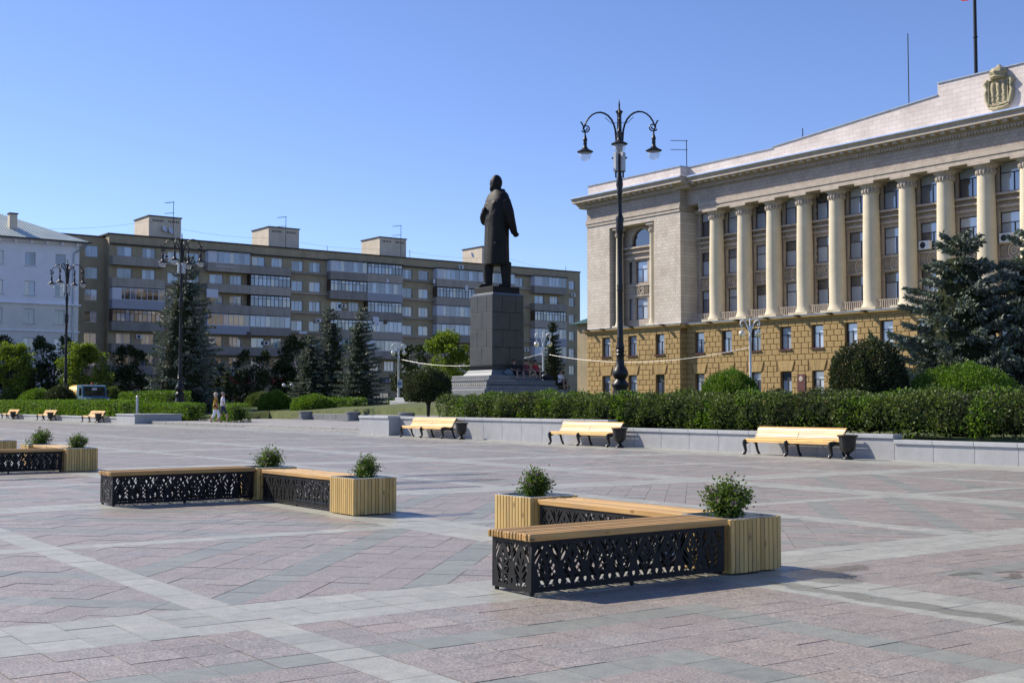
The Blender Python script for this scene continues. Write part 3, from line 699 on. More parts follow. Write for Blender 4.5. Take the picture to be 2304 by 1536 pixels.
MAT['stone_trim'] = simple('stone_trim', (.47,.40,.325), .8, var=.15, scale=2, bump=.2, streak=.25)
MAT['column'] = simple('cream_column_render', (.64,.56,.405), .8, var=.08, scale=1.0, bump=.1, bscale=20, dist=.01, streak=.16)
MAT['roof_metal'] = simple('sheet_metal_coping', (.34,.38,.40), .35, .7, var=.15, scale=2)
MAT['bronze_plaque'] = simple('brown_granite_plaque', (.13,.055,.045), .3, var=.2, scale=5)
def wall_open(mb, ax, p, dep, a0, a1, z0, z1, ops, mi=0):
    zc = sorted(set([z0, z1]+[max(z0,min(z1,o[2])) for o in ops]+[max(z0,min(z1,o[3])) for o in ops]))
    for za, zb in zip(zc[:-1], zc[1:]):
        if zb-za < 1e-4: continue
        zm = (za+zb)/2; cut = sorted([(max(a0,o[0]), min(a1,o[1])) for o in ops if o[2] < zm < o[3] and o[1] > a0 and o[0] < a1]); a = a0
        for c0, c1 in cut+[(a1, a1)]:
            if c0-a > 1e-3:
                if ax == 0: mb.box(p, p+dep, a, c0, za, zb, mi)
                else: mb.box(a, c0, p, p+dep, za, zb, mi)
            a = max(a, c1)
def win_mesh(w, h, style, fr=.06, dep=.07):
    """window in the plane y=0 facing -y; returns frame and pane meshes (origin bottom centre)"""
    f = MB(); g = MB(); x0, x1 = -w/2, w/2
    f.box(x0, x1, 0, dep, 0, fr); f.box(x0, x1, 0, dep, h-fr, h); f.box(x0, x0+fr, 0, dep, fr, h-fr); f.box(x1-fr, x1, 0, dep, fr, h-fr)
    cells = []
    if style == 'T':
        t = h*.62; f.box(x0+fr, x1-fr, 0, dep, t, t+fr); f.box(-fr*.6, fr*.6, 0, dep, fr, t); cells = [(x0+fr,x1-fr,t+fr,h-fr),(x0+fr,-fr*.6,fr,t),(fr*.6,x1-fr,fr,t)]
    elif style.isdigit():
        n = int(style); c = (w-2*fr)/n
        for i in range(1, n): f.box(x0+fr+c*i-fr*.5, x0+fr+c*i+fr*.5, 0, dep, fr, h-fr)
        cells = [(x0+fr+c*i+fr*.5*(i>0), x0+fr+c*(i+1)-fr*.5*(i<n-1), fr, h-fr) for i in range(n)]
    elif style == 'old':
        n = max(6, int(w/.55)); c = w/n; t = h*.68; f.box(x0+fr, x1-fr, 0, dep, t, t+.05)
        for i in range(1, n): f.box(x0+c*i-.03, x0+c*i+.03, 0, dep*.9, fr, h-fr)
        for i in range(n): cells += [(x0+c*i+.03,x0+c*(i+1)-.03,fr,t),(x0+c*i+.03,x0+c*(i+1)-.03,t+.05,h-fr)]
    for a, b, c, d in cells: g.add([(a,dep*.6,c),(b,dep*.6,c),(b,dep*.6,d),(a,dep*.6,d)], [(0,1,2,3)])
    return f.mesh('window'), g.mesh('pane')
WM = {}
def window(root, ax, pos, w, h, style, fmat, gmat, tiltpane=False):
    k = (round(w,2), round(h,2), style, fmat, gmat)
    if k not in WM: WM[k] = win_mesh(w, h, style)
    a, b = WM[k]; r = root_loc(root)
    o = obj('window', a, MAT[fmat], root, np.array(pos)-r, (0,0,0 if ax == 1 else -math.pi/2))
    obj('pane', b, MAT[gmat], o); return o
# ---------------------------------------------------------------- the columned government building
GB = thing('government_building', 'columned beige building with ochre rusticated ground floors and stepped parapet', 'building', (76, 65, 0))
XW, XB, XU, XC = 75.4, 76.15, 77.45, 76.72
YWE, YWS, YE = 89.8, 77.1, 28.0            # wing far end, wing/main corner, end of the built length
ZL, ROW = 8.0, .45
w_wing = [86.97, 83.31, 79.67]; w_main = [75.52-3.222*i for i in range(14)]
OPS_W = [(c-.54, c+.54, z, z+1.8) for c in w_wing for z in (2.15, 5.75)]
OPS_M = [(c-.55, c+.55, z, z+1.8) for c in w_main for z in (2.15, 5.75)]
m = MB(); wall_open(m, 0, XW, .5, YWS, YWE, 0, ZL, OPS_W); wall_open(m, 0, XB, .5, YE, YWS, 0, ZL, OPS_M)
m.box(XW+.5, 96, YWS+.5, YWE, 0, ZL); m.box(XW+.003, XB+.5, YWS-.004, YWS+.5, 0, ZL-.001); m.box(XB+.95, 96, YE, YWS+.49, 0, ZL-.002)
m.build('base_wall', MAT['ochre_joint'], GB, world=True)
blocks = []                                  # (plane, y0, y1, z0, z1)
def course(pl, y0, y1, wins, ops):
    for r in range(16):
        z1 = 7.55-ROW*r; z0 = z1-ROW
        off = .38 if r % 2 else 0
        cuts = sorted([(o[0], o[1]) for o in ops if o[2] < (z0+z1)/2 < o[3]]+([(c-.95, c+.95) for c in wins] if r in (6, 7) else []))
        a = y0; spans = []
        for c0, c1 in cuts+[(y1, y1)]:
            if c0-a > .12: spans.append((a, c0))
            a = max(a, c1)
        for s0, s1 in spans:
            n = max(1, round((s1-s0)/.76)); 
            e = [s0+(s1-s0)*i/n for i in range(n+1)]
            if r % 2 and n > 1: e = [s0]+[q+(s1-s0)/n/2 for q in e[:-1]]+[s1]
            for b0, b1 in zip(e[:-1], e[1:]): blocks.append((pl, b0, b1, z0, z1))
    n = int((y1-y0)/.72)
    for i in range(n): blocks.append((pl, y0+(y1-y0)*i/n, y0+(y1-y0)*(i+1)/n, 7.55, 8.0))
course(XW, YWS, YWE, w_wing, OPS_W); course(XB, YE, YWS, w_main, OPS_M)
def block_geo(y0, y1, z0, z1, p=0):
    g, d, i = .014, .045, .03
    b = [(0,y0+g,z0+g),(0,y1-g,z0+g),(0,y1-g,z1-g),(0,y0+g,z1-g)]
    f = [(-d,y0+g+i,z0+g+i),(-d,y1-g-i,z0+g+i),(-d,y1-g-i,z1-g-i),(-d,y0+g+i,z1-g-i)]
    vs = [(p+q[0], q[1], q[2]) for q in b+f]
    return vs, [(7,6,5,4),(4,5,1,0),(5,6,2,1),(6,7,3,2),(7,4,0,3)]
cand = sorted(range(len(blocks)), key=lambda i: (blocks[i][1]+3*(blocks[i][0] == XW)) if 54 < blocks[i][1] and blocks[i][3] > 2.2 else 999)
near = set(cand[:300]); cache = {}; fld = MB(); rloc = root_loc(GB)
for i, (pl, y0, y1, z0, z1) in enumerate(blocks):
    if i in near:
        k = (round(y1-y0, 2), round(z1-z0, 2))
        if k not in cache:
            q = MB(); q.add(*block_geo(-(y1-y0)/2, (y1-y0)/2, 0, z1-z0)); cache[k] = q.mesh('stone_block')
        obj('stone_block', cache[k], MAT['ochre'], GB, np.array([pl, (y0+y1)/2, z0])-rloc)
    else: fld.add(*block_geo(y0, y1, z0, z1, pl))
for pl, wins in ((XW, w_wing), (XB, w_main)):        # wedge stones over the lower windows
    for c in wins:
        for s0, s1, t0, t1 in ((-.9,-.36,-.62,-.20),(-.36+.02,.36-.02,-.20+.02,.20-.02),(.36,.9,.20,.62)):
            zb, zt = 3.97, 4.83; b = [(c+t0,zb),(c+t1,zb),(c+s1,zt),(c+s0,zt)]
            fld.add([(pl,)+q for q in b]+[(pl-.06, c+(q[0]-c)*.96, q[1]+(.03 if q[1] < 4.5 else -.03)) for q in b], [(7,6,5,4),(4,5,1,0),(5,6,2,1),(6,7,3,2),(7,4,0,3)])
for r_ in range(16):
    z1 = 7.55-ROW*r_; z0 = z1-ROW; d_ = .375 if r_ % 2 else .01
    for a, b in ((.012, d_-.012), (d_+.012, .73)):
        if b-a < .08: continue
        q0 = [(XW+a,z0+.014),(XW+b,z0+.014),(XW+b,z1-.014),(XW+a,z1-.014)]; fld.add([(x,YWS-.004,z) for x,z in q0]+[(x+(.02 if x < XW+(a+b)/2 else -.02),YWS-.049,z+(.03 if z < (z0+z1)/2 else -.03)) for x,z in q0], [(4,5,6,7),(0,1,5,4),(1,2,6,5),(2,3,7,6),(3,0,4,7)])
tag(fld.build('stone_block_field', MAT['ochre'], GB, world=True), kind='stuff')
for wins, pl, ops in ((w_wing, XW, OPS_W), (w_main, XB, OPS_M)):
    for c in wins:
        for z in (2.15, 5.75):
            o = window(GB, 0, (pl+.2, c, z), 1.08, 1.8, 'T', 'frame_b', 'glass_gov')
            q = MB(); q.box(pl-.16, pl+.3, c-.66, c+.66, z-.1, z-.005); q.build('sill', MAT['bronze_plaque'], GB, world=True)
# ledge course
m = MB(); m.prism([(XB,7.98),(XB-.12,7.99),(XB-.12,8.12),(XB-.34,8.22),(XB-.34,8.32),(XB+1.6,8.40),(XB+1.6,7.98)], YE, YWS-.2, 1)
m.prism([(XW,7.98),(XW-.12,7.99),(XW-.12,8.12),(XW-.34,8.22),(XW-.34,8.32),(XW+1.0,8.395),(XW+1.0,7.98)], YWS-.3, YWE+.3, 1)
m.build('ledge', MAT['ochre'], GB, world=True)
m = MB(); m.box(XB-.37, XB+1.2, YE, YWS-.35, 8.33, 8.345+.06); m.box(XW-.37, XW+.8, YWS-.33, YWE+.33, 8.34, 8.41); m.build('ledge_flashing', MAT['roof_metal'], GB, world=True)
for c in [YWS+1.8, YWS+5.9, YWS+9.9, YWE-.6]+[73.9-3.21*i for i in range(12)]:
    p_ = XW if c > YWS else XB; q = MB(); q.bbox(p_-.72, p_-.38, c-.16, c+.16, 8.25, 8.4, .02); q.build('floodlight', MAT['iron'], GB, world=True)
# upper wall of the wing with its niche
NY0, NY1, NZ = 80.45, 86.55, 17.85
m = MB(); wall_open(m, 0, XW+.05, 1.2, YWS, YWE, 8.38, 18.3, [(NY0, NY1, 8.0, NZ)]); m.box(XW+.06, XU+.8, YWS+.001, YWS+.6, 8.38, 18.29)
m.box(XW+2.0, 96, YWS+.6, YWE, 8.38, 18.29); m.build('wing_wall', MAT['pale_brick'], GB, world=True)
AY = 83.45
ops = [(AY-.8,AY+.8,9.15,11.1),(AY-1.75,AY-1.25,9.15,11.1),(AY+1.25,AY+1.75,9.15,11.1),(AY-.8,AY+.8,12.55,14.55),(AY-1.75,AY-1.25,12.55,14.55),(AY+1.25,AY+1.75,12.55,14.55),(AY-1.3,AY+1.3,15.95,16.25)]
m = MB(); wall_open(m, 0, XW+1.25, .3, NY0, NY1, 8.38, 16.25, ops)
arc = [(AY-1.3+2.6*i/20, 16.25+1.3*math.sin(math.pi*i/20)*1.0) for i in range(21)]
poly = [(NY0,16.25)]+[(AY+1.3*math.cos(math.pi*(1-i/20)), 16.25+1.3*math.sin(math.pi*i/20)) for i in range(21)]+[(NY1,16.25),(NY1,NZ),(NY0,NZ)]
for i in range(20):
    a0, a1 = poly[1+i], poly[2+i]; m.add([(XW+1.25,a0[0],a0[1]),(XW+1.25,a1[0],a1[1]),(XW+1.25,a1[0],NZ),(XW+1.25,a0[0],NZ),(XW+1.55,a0[0],a0[1]),(XW+1.55,a1[0],a1[1])], [(0,3,2,1),(0,1,5,4)])
m.box(XW+1.25, XW+1.55, NY0, AY-1.3, 16.25, NZ); m.box(XW+1.25, XW+1.55, AY+1.3, NY1, 16.25, NZ)
m.build('niche_wall', MAT['frieze_brick'], GB, world=True)
for z, hh in ((9.15,1.95),(12.55,2.0)):
    window(GB, 0, (XW+1.42, AY, z), 1.6, hh, 'T', 'frame_b', 'glass_gov')
    for s in (-1.5, 1.5): window(GB, 0, (XW+1.42, AY+s, z), .5, hh, '1', 'frame_b', 'glass_gov')
q = MB(); q.add([(XW+1.45, AY-1.3, 15.95)]+[(XW+1.45, AY+1.3, 15.95)]+[(XW+1.45, AY+1.3*math.cos(math.pi*i/20), 16.25+1.3*math.sin(math.pi*i/20)) for i in range(21)], [tuple(range(23))[::-1]]); q.build('arched_pane', MAT['glass_dark'], GB, world=True)
q = MB(); q.tube([(XW+1.3, AY+1.42*math.cos(math.pi*i/20), 16.25+1.42*math.sin(math.pi*i/20)) for i in range(21)], .13, 6); q.build('arch_moulding', MAT['stone_trim'], GB, world=True)
m = MB()
for z, d, h in ((14.75,.16,.16),(15.3,.26,.12),(15.75,.34,.16),(11.3,.1,.1),(12.25,.12,.12)): m.box(XW+1.25-d, XW+1.25, NY0, NY1, z, z+h)
m.build('niche_mouldings', MAT['stone_trim'], GB, world=True)
def ring(yc, zc, X, R=.42):
    q = MB(); q.tube([(X, yc+R*math.cos(a), zc+R*1.15*math.sin(a)) for a in np.linspace(0, 2*math.pi, 25)], .07, 6)
    q.tube([(X, yc+R*.55*math.cos(a), zc+R*.6*math.sin(a)) for a in np.linspace(0, 2*math.pi, 17)], .06, 6)
    for s in (-1, 1):
        for k in range(4): q.tube([(X, yc+s*(R+.08+.13*k), zc-.4), (X-.02, yc+s*(R+.2+.1*k), zc+.05*k), (X, yc+s*(R+.05+.12*k), zc+.42)], .035, 5)
    return q
ring(AY, 11.78, XW+1.22).build('roundel', MAT['stone_trim'], GB, 50, world=True)
def column_meshes(r0, r1, z0, z1):
    q = MB(); H = z1-z0; pr = [(r0*1.28,0),(r0*1.2,.12),(r0*1.08,.25),(r0,.5),(r0,H*.33),(r0*.97,H*.6),(r1,H*.985),(r1*1.06,H*.99),(r1,H)]; q.lathe(pr, 40, (0,0,z0)); s = q.mesh('column', 35)
    q = MB(); q.box(-r0*1.45, r0*1.45, -r0*1.45, r0*1.45, z0-.2, z0); b = q.mesh('plinth')
    q = MB(); q.lathe([(r1*1.0,0),(r1*1.03,.18),(r1*1.12,.3),(r1*1.34,.42),(r1*1.42,.5)], 32, (0,0,z1), flute=.05, fn=16)
    for i in range(16):
        a = 2*math.pi*i/16; q.lathe([(.03,-.3),(.09,-.2),(.11,-.02),(.05,.1)], 6, (r1*1.06*math.cos(a), r1*1.06*math.sin(a), z1+.1))
    q.box(-r1*1.5, r1*1.5, -r1*1.5, r1*1.5, z1+.5, z1+.7); c = q.mesh('capital')
    return s, b, c
def column(me, x, y):
    o = obj('column', me[0], MAT['column'], GB, np.array([x, y, 0])-rloc)
    obj('plinth', me[1], MAT['column'], o); obj('capital', me[2], MAT['stone_trim'], o)
cm = column_meshes(.66, .575, 8.62, 17.42)
for i in range(13): column(cm, XC, 73.93-3.213*i)
cw_ = column_meshes(.36, .32, 8.62, 17.1)
for yy in (85.75, 81.15): column(cw_, XW+.62, yy)
# upper main wall behind the columns
w_up = [72.33-3.213*i for i in range(13)]+[75.45]
ROWS = ((9.2,2.05),(12.6,2.05),(16.05,2.1))
ops = [(c-1.05, c+1.05, z, z+h) for c in w_up for z, h in ROWS]
m = MB(); wall_open(m, 0, XU, .4, YE, YWS+.2, 8.38, 18.4, ops); m.box(XU+1.2, 96, YE, YWS+.5, 8.38, 18.39); m.build('upper_wall', MAT['frieze_brick'], GB, world=True)
for c in w_up:
    for z, h in ROWS: window(GB, 0, (XU+.14, c, z), 2.1, h, 'T', 'frame_b', 'glass_gov')
    q = MB()
    for z, d, h in ((14.95,.16,.18),(15.4,.3,.14),(15.82,.4,.16),(11.35,.14,.1),(12.38,.16,.14)): q.box(XU-d, XU, c-1.3, c+1.3, z, z+h)
    q.box(XU-.1, XU, c-1.22, c-1.06, 8.4, 18.2); q.box(XU-.1, XU, c+1.06, c+1.22, 8.4, 18.2)
    q.build('bay_mouldings', MAT['stone_trim'], GB, world=True)
    ring(c, 11.9, XU-.05).build('roundel', MAT['stone_trim'], GB, 50, world=True)
    q = MB(); q.box(XB+.25, XB+.33, c-1.1, c+1.1, 9.12, 9.17); q.box(XB+.25, XB+.33, c-1.1, c+1.1, 8.5, 8.54)
    for k in range(12): q.box(XB+.27, XB+.30, c-1.05+k*.19-.03, c-1.05+k*.19+.03, 8.54, 9.12)
    q.build('balustrade', MAT['stone_trim'], GB, world=True)
# entablature, cornice, parapet
m = MB(); m.box(XB-.2, XU+.9, YE, 75.35, 18.12, 18.46); m.box(XB-.26, XU+.9, YE, 75.35, 18.46, 18.80); m.box(XW-.03, XW+2.2, YWS, YWE+.03, 18.28, 18.55); m.box(XW-.09, XW+2.2, YWS-.05, YWE+.09, 18.55, 18.86)
m.box(XU-.3, XU+.9, 75.34, YWS, 18.12, 18.46); m.build('architrave', MAT['stone_trim'], GB, world=True)
m = MB(); m.box(XB+.05, 96, YE, YWS, 18.80, 20.3); m.box(XW+.02, 96, YWS-.01, YWE, 18.86, 20.3); m.build('frieze', MAT['frieze_brick'], GB, world=True)
def corn(x, ya, yb, ext):
    q = MB(); q.prism([(x+.1,20.2),(x-.18,20.25),(x-.18,20.42),(x-.42,20.5),(x-.42,20.58),(x-.95,20.62),(x-.95,20.85),(x-1.12,21.02),(x-1.12,21.08),(x+1.0,21.16),(x+1.0,20.2)], ya, yb+ext, 1); return q
corn(XB+.05, YE, YWS-.95, 0).build('cornice', MAT['stone_trim'], GB, world=True)
q = corn(XW+.02, YWS-1.1, YWE, 1.1); q.box(XW, XW+20, YWE, YWE+1.05, 20.62, 21.06); q.build('cornice', MAT['stone_trim'], GB, world=True)
m = MB()
for i in range(60):
    c = YWS-1.6-i*.8
    if c > YE+.5: m.box(XB-.78, XB-.36, c-.17, c+.17, 20.44, 20.62)
for i in range(16):
    c = YWE-.4-i*.8; m.box(XW-.8, XW-.38, c-.17, c+.17, 20.44, 20.62)
for i in range(190):
    c = YWS-.9-i*.25
    if c > YE+.2: m.box(XB-.26, XB-.12, c-.07, c+.07, 20.1, 20.25)
for i in range(50):
    c = YWE-.1-i*.25; m.box(XW-.28, XW-.14, c-.07, c+.07, 20.1, 20.25)
tag(m.build('modillions', MAT['stone_trim'], GB, world=True), kind='stuff')
m = MB(); m.box(XB-1.1, XB-.98, YE, YWS-1.0, 21.06, 21.13); m.box(XB-.98, XB+.5, YE, YWS-.95, 21.162, 21.19); m.box(XW-1.12, XW-1.0, YWS-1.12, YWE+1.1, 21.06, 21.13); m.box(XW-1.0, XW+.5, YWS-1.1, YWE+1.0, 21.165, 21.195)
MAT['gutter'] = simple('bright_gutter_sheet', (.62,.66,.70), .28, .75, var=.1, scale=2)
m.build('gutter', MAT['gutter'], GB, world=True)
XP = XB+.35
pts = [(YWS,21.15),(YWS,22.25),(67.3,22.30),(67.3,22.42),(51.78,23.55),(51.78,24.40),(41.7,24.40),(41.7,23.55),(YE,22.5),(YE,21.15)]
m = MB(); m.prism(pts, XP, XP+.6, 0); m.prism([(YWS,21.15),(YWE-.1,21.15),(YWE-.1,22.25),(YWS,22.25)], XW+.12, XW+1.2, 0); m.build('parapet', MAT['parapet_brick'], GB, world=True)
m = MB()
for (ya, za), (yb, zb) in zip(pts[1:-2], pts[2:-1]):
    if abs(ya-yb) < .01: continue
    m.add([(XP-.08,ya,za+.003),(XP-.08,yb,zb+.003),(XP+.7,yb,zb+.003),(XP+.7,ya,za+.003),(XP-.08,ya,za+.09),(XP-.08,yb,zb+.09),(XP+.7,yb,zb+.09),(XP+.7,ya,za+.09)], [(3,2,1,0),(4,5,6,7),(0,1,5,4),(1,2,6,5),(2,3,7,6),(3,0,4,7)])
m.box(XW+.04, XW+1.3, YWS-.05, YWE, 22.253, 22.34); m.build('coping', MAT['roof_metal'], GB, world=True)
m = MB(); m.box(XP+.6, 95, YE, YWE-.2, 21.17, 22.0); m.build('roof', MAT['roof_metal'], GB, world=True)
# coat of arms on the parapet
ac = atX(2248, 200, XP-.1); ay, az = ac[1], ac[2]
def relief(name, mb, par, sm=0): return mb.build(name, MAT['arms'], par, sm, world=True)
MAT['arms'] = simple('ochre_cast_relief', (.36,.315,.195), .75, var=.2, scale=4, bump=.3, bscale=18, dist=.02)
q = MB(); sh = [(-.72,-.85),(-.55,-1.0),(-.1,-1.02),(0,-1.12),(.1,-1.02),(.55,-1.0),(.72,-.85),(.72,.75),(-.72,.75)]
q.prism([(ay+a, az-.1+b) for a, b in sh], XP-.16, XP, 0); arms = relief('coat_of_arms', q, GB)
q = MB(); q.tube([(XP-.2, ay+a, az-.1+b) for a, b in sh+[sh[0]]], .06, 6)
for s in (-1, 0, 1):
    c = s*.42; q.lathe([(.06,-.78),(.15,-.72),(.10,-.45),(.17,-.4),(.12,-.25),(.2,.1),(.16,.5),(.05,.62)], 10, (XP-.12, ay+c, az-.1))
relief('shield_relief', q, arms, 50)
q = MB(); q.lathe([(.55,0),(.62,.1),(.55,.2),(.66,.42),(.5,.7),(.2,.82),(.12,.95),(.02,1.0)], 20, (XP-.05, ay, az+.7), flute=.06, fn=10); relief('crown', q, arms, 50)
q = MB()
for s in (-1, 1):
    q.tube([(XP-.12, ay+s*.8, az+.75), (XP-.15, ay+s*1.0, az+.45), (XP-.12, ay+s*.86, az+.1), (XP-.12, ay+s*1.0, az-.2), (XP-.12, ay+s*.9, az-.7), (XP-.14, ay+s*.75, az-1.1)], [.14,.2,.12,.16,.18,.14], 8)
    q.tube([(XP-.14, ay+s*.75, az-1.2), (XP-.18, ay+s*.4, az-1.35), (XP-.2, ay, az-1.38)], [.1,.14,.16], 8)
relief('mantling', q, arms, 50)
q = MB(); q.box(XP-.5, XP-.05, ay-1.2, ay+1.1, az-1.75, az-1.69); q.build('light_strip', MAT['white_paint'], GB, world=True)
q = MB(); pl = atX(1803, 843, XB-.06); q.bbox(XB-.11, XB-.047, pl[1]-.42, pl[1]+.42, 2.35, 3.72, .02); o = q.build('memorial_plaque', MAT['bronze_plaque'], GB, world=True)
q = MB(); q.lathe([(.0,-.0),(.22,.0),(.2,.03),(.0,.04)], 14); pm = q.mesh('plaque_medallion'); obj('plaque_medallion', pm, MAT['stone_trim'], o, np.array([XB-.11, pl[1], 3.35])-rloc, (0,-math.pi/2,0))
# flagpole and aerials
fp = atX(2196, 162, XP+3.5); FPm = thing('flagpole', 'tall dark flagpole on the roof of the columned building', 'flagpole', (fp[0], fp[1], 22.0))
q = MB(); q.tube([(0,0,0),(0,0,6.3),(0,0,14)], [.14,.13,.11], 10); q.lathe([(.16,6.2),(.18,6.25),(.16,6.3)], 10); q.build('pole', MAT['mast'] if 'mast' in MAT else MAT['iron'], FPm, 50)
MAT['flag_red'] = simple('red_flag_cloth', (.4,.02,.03), .8, var=.2)
q = MB(); q.add([(0,.12,9.2),(0,.55,9.1),(0,1.1,9.2),(0,1.1,10.7),(0,.5,10.6),(0,.12,10.7)], [(0,1,4,5),(1,2,3,4)]); q.build('flag', MAT['flag_red'], FPm)
def aerial(x, y, z, h, label, kind=0, rz=.4, tilt=0):
    r = thing('roof_aerial', label, 'aerial', (x,y,z), rz); r.rotation_euler = (0, tilt, rz)
    q = MB(); q.tube([(0,0,0),(0,0,h)], .04, 6); q.build('mast', MAT['iron'], r)
    if kind:
        for zz, n in ((h*.98,7),(h*.72,5)):
            q = MB(); q.tube([(0,-.1,zz),(0,1.5,zz)], .025, 5)
            for k in range(n): q.tube([(-.28,.1+k*1.35/n,zz),(.28,.1+k*1.35/n,zz)], .015, 4)
            q.build('yagi_boom', MAT['iron'], r)
a_ = atX(2045, 226, XP+.3); aerial(a_[0], a_[1], a_[2]-.4, 5.4, 'thin bare lightning rod standing on the sloping parapet', 0, 0, 0)
a_ = atX(1806, 300, XP+.3); aerial(a_[0], a_[1], a_[2]-.5, .9, 'tiny spike on the lower part of the sloping parapet')
a_ = atX(1545, 374, XP+2); aerial(a_[0], a_[1], a_[2]-.8, 3.2, 'television aerial at the wing corner of the columned building', 1, 1.0)
def aircon(root_ax, p, label, grp, s=1.0):
    r = thing('air_conditioner', label, 'air conditioner', p, 0 if root_ax == 1 else -math.pi/2, grp)
    q = MB(); q.bbox(-.42*s, .42*s, -.32*s, 0, 0, .58*s, .02); q.build('casing', MAT['white_paint'], r)
    q = MB(); q.lathe([(.21*s,0),(.21*s,.012),(.05*s,.02)], 18); o = obj('fan_grille', q.mesh('fan_grille'), MAT['iron'], r, (-.08*s, -.322*s, .29*s), (math.pi/2, 0, 0))
for (px, py), lb in (((2268,546),'air conditioner under a second-row window near the picture edge of the columned building'),((2085,562),'air conditioner on the sill beside the spruce top'),((2262,664),'air conditioner seen between the two big spruces'),((1556,510),'air conditioner in the inner corner of the wing')):
    a_ = atX(px, py, XU-.05); aircon(0, (a_[0], a_[1], a_[2]), lb, 'air conditioners on the columned building', 1.1)
# ---------------------------------------------------------------- brown apartment block
def ribbed(name, c, period, rough=.85):
    t = NT(name); co = t.coord('Object'); sp = t.n('SeparateXYZ'); t.l(co, sp.inputs[0])
    mu = t.n('Math', operation='MULTIPLY'); t.l(sp.outputs[0], mu.inputs[0]); mu.inputs[1].default_value = 2*math.pi/period
    si = t.n('Math', operation='SINE'); t.l(mu.outputs[0], si.inputs[0])
    n = t.noise(.8, 5, .65, t.coord('Object', (1.5,1.5,.3))); col = t.ramp(n, [(.25, dull(c,.72)), (.7, dull(c,1.12))])
    col = t.mix(1.0, col, t.ramp(t.n('ObjectInfo').outputs['Random'], [(0,(.68,.68,.70)),(1,(1.15,1.12,1.08))]), 'MULTIPLY')
    col = t.mix(t.ramp(si.outputs[0], [(.0,(.25,)*3),(.5,(0,)*3)]), col, dull(c,.6)); t.base(col, rough, 0, .25); t.bump(si.outputs[0], .3, .02); return t.m
MAT['brown_wall'] = simple('olive_brown_render', (.37,.30,.19), .9, var=.14, scale=.8, bump=.15, bscale=12, dist=.02, streak=.3)
MAT['brown_trim'] = simple('dark_roof_edge', (.05,.042,.035), .8, var=.2)
MAT['concrete'] = ribbed('ribbed_balcony_concrete', (.42,.375,.325), .22)
MAT['siding'] = simple('blue_grey_siding', (.32,.33,.38), .6, var=.05, scale=1)
MAT['penthouse'] = simple('cream_penthouse_render', (.62,.54,.42), .9, var=.1, scale=1, streak=.2)
MAT['upvc'] = simple('white_balcony_panel', (.60,.62,.68), .5, var=.04)
AB = thing('apartment_block', 'long brown seven-storey apartment block with grey balconies and rooftop boxes', 'building', (85, 153, 0)); abl = root_loc(AB)
YB = 153.0; XL, XR = 40.0, 127.0; SLAB = [18.87-2.75*k for k in range(6)]
wins = []                                    # (x centre, width, z0, height, style)
def wrow(xc, w, style, rows=range(6), dz=.92, h=1.42):
    for k in rows: wins.append((xc, w, SLAB[k]+dz, h, style if isinstance(style, str) else style[k]))
wrow(45.2, 1.5, '2'); wrow(48.5, 1.6, '2')
for a, b in ((50.3,57.1),(62.8,68.8),(68.8,74.8),(80.8,86.75),(86.75,92.6),(98.5,106.0),(106.0,113.0),(116.8,123.3)):
    wrow(a+(b-a)*.28, 1.9, '2'); wrow(a+(b-a)*.74, 1.7, '3')
for c in (58.7, 61.2, 76.3, 79.0, 94.1, 96.9, 114.6): wrow(c, 1.75, ['3','2','3','2','3','2'], dz=.78, h=1.38)
wrow(125.3, 1.25, '2')
ops = [(x-w/2, x+w/2, z, z+h) for x, w, z, h, s in wins]
m = MB(); wall_open(m, 1, YB, .45, 50.2, XR, 4.6, 22.62, [o for o in ops if o[0] > 50]); wall_open(m, 1, YB+1.4, .45, XL, 50.2, 4.6, 22.3, [o for o in ops if o[0] < 50])
m.box(50.2, 50.6, YB+.45, YB+1.4, 4.6, 22.61); m.box(50.6, XR-.4, YB+2.2, 168, 4.5, 22.6); m.box(XL, 50.2, YB+3.2, 168, 4.5, 22.29); m.box(XR-.4, XR, YB+.45, 168, 4.5, 22.61)
m.build('wall', MAT['brown_wall'], AB, world=True)
m = MB(); m.box(50.0, XR+.1, YB-.12, 168, 22.625, 22.80); m.box(XL, 49.99, YB+1.28, 168, 22.305, 22.48); m.box(50.2, 123.5, YB-.25, YB-.001, 21.35, 21.55); m.build('roof_edge', MAT['brown_trim'], AB, world=True)
for i, (x, w, z, h, s) in enumerate(wins):
    y = YB+.15 if x > 50 else YB+1.55
    window(AB, 1, (x, y, z), w, h, s, 'frame_w', 'glass_apt')
for (a, b) in ((74.8,80.8),(92.6,98.5),(113.0,116.8),(57.1,62.8)):
    for k in range(6):
        q = MB(); q.box(a+.02, b-.02, YB-.32, YB-.002, SLAB[k]+.38, SLAB[k]+.62); q.build('ledge', MAT['concrete'], AB, world=True)
BAL = {(50.3,57.1):'O O Ws N O O', (62.8,68.8):'W O O Ws O -', (68.8,74.8):'O M M W O -', (80.8,86.75):'W N O N W -', (86.75,92.6):'M Ws N W W -',
       (98.5,106.0):'W N W W O -', (106.0,113.0):'W N O W O -', (116.8,123.3):'W O N Ws W -'}
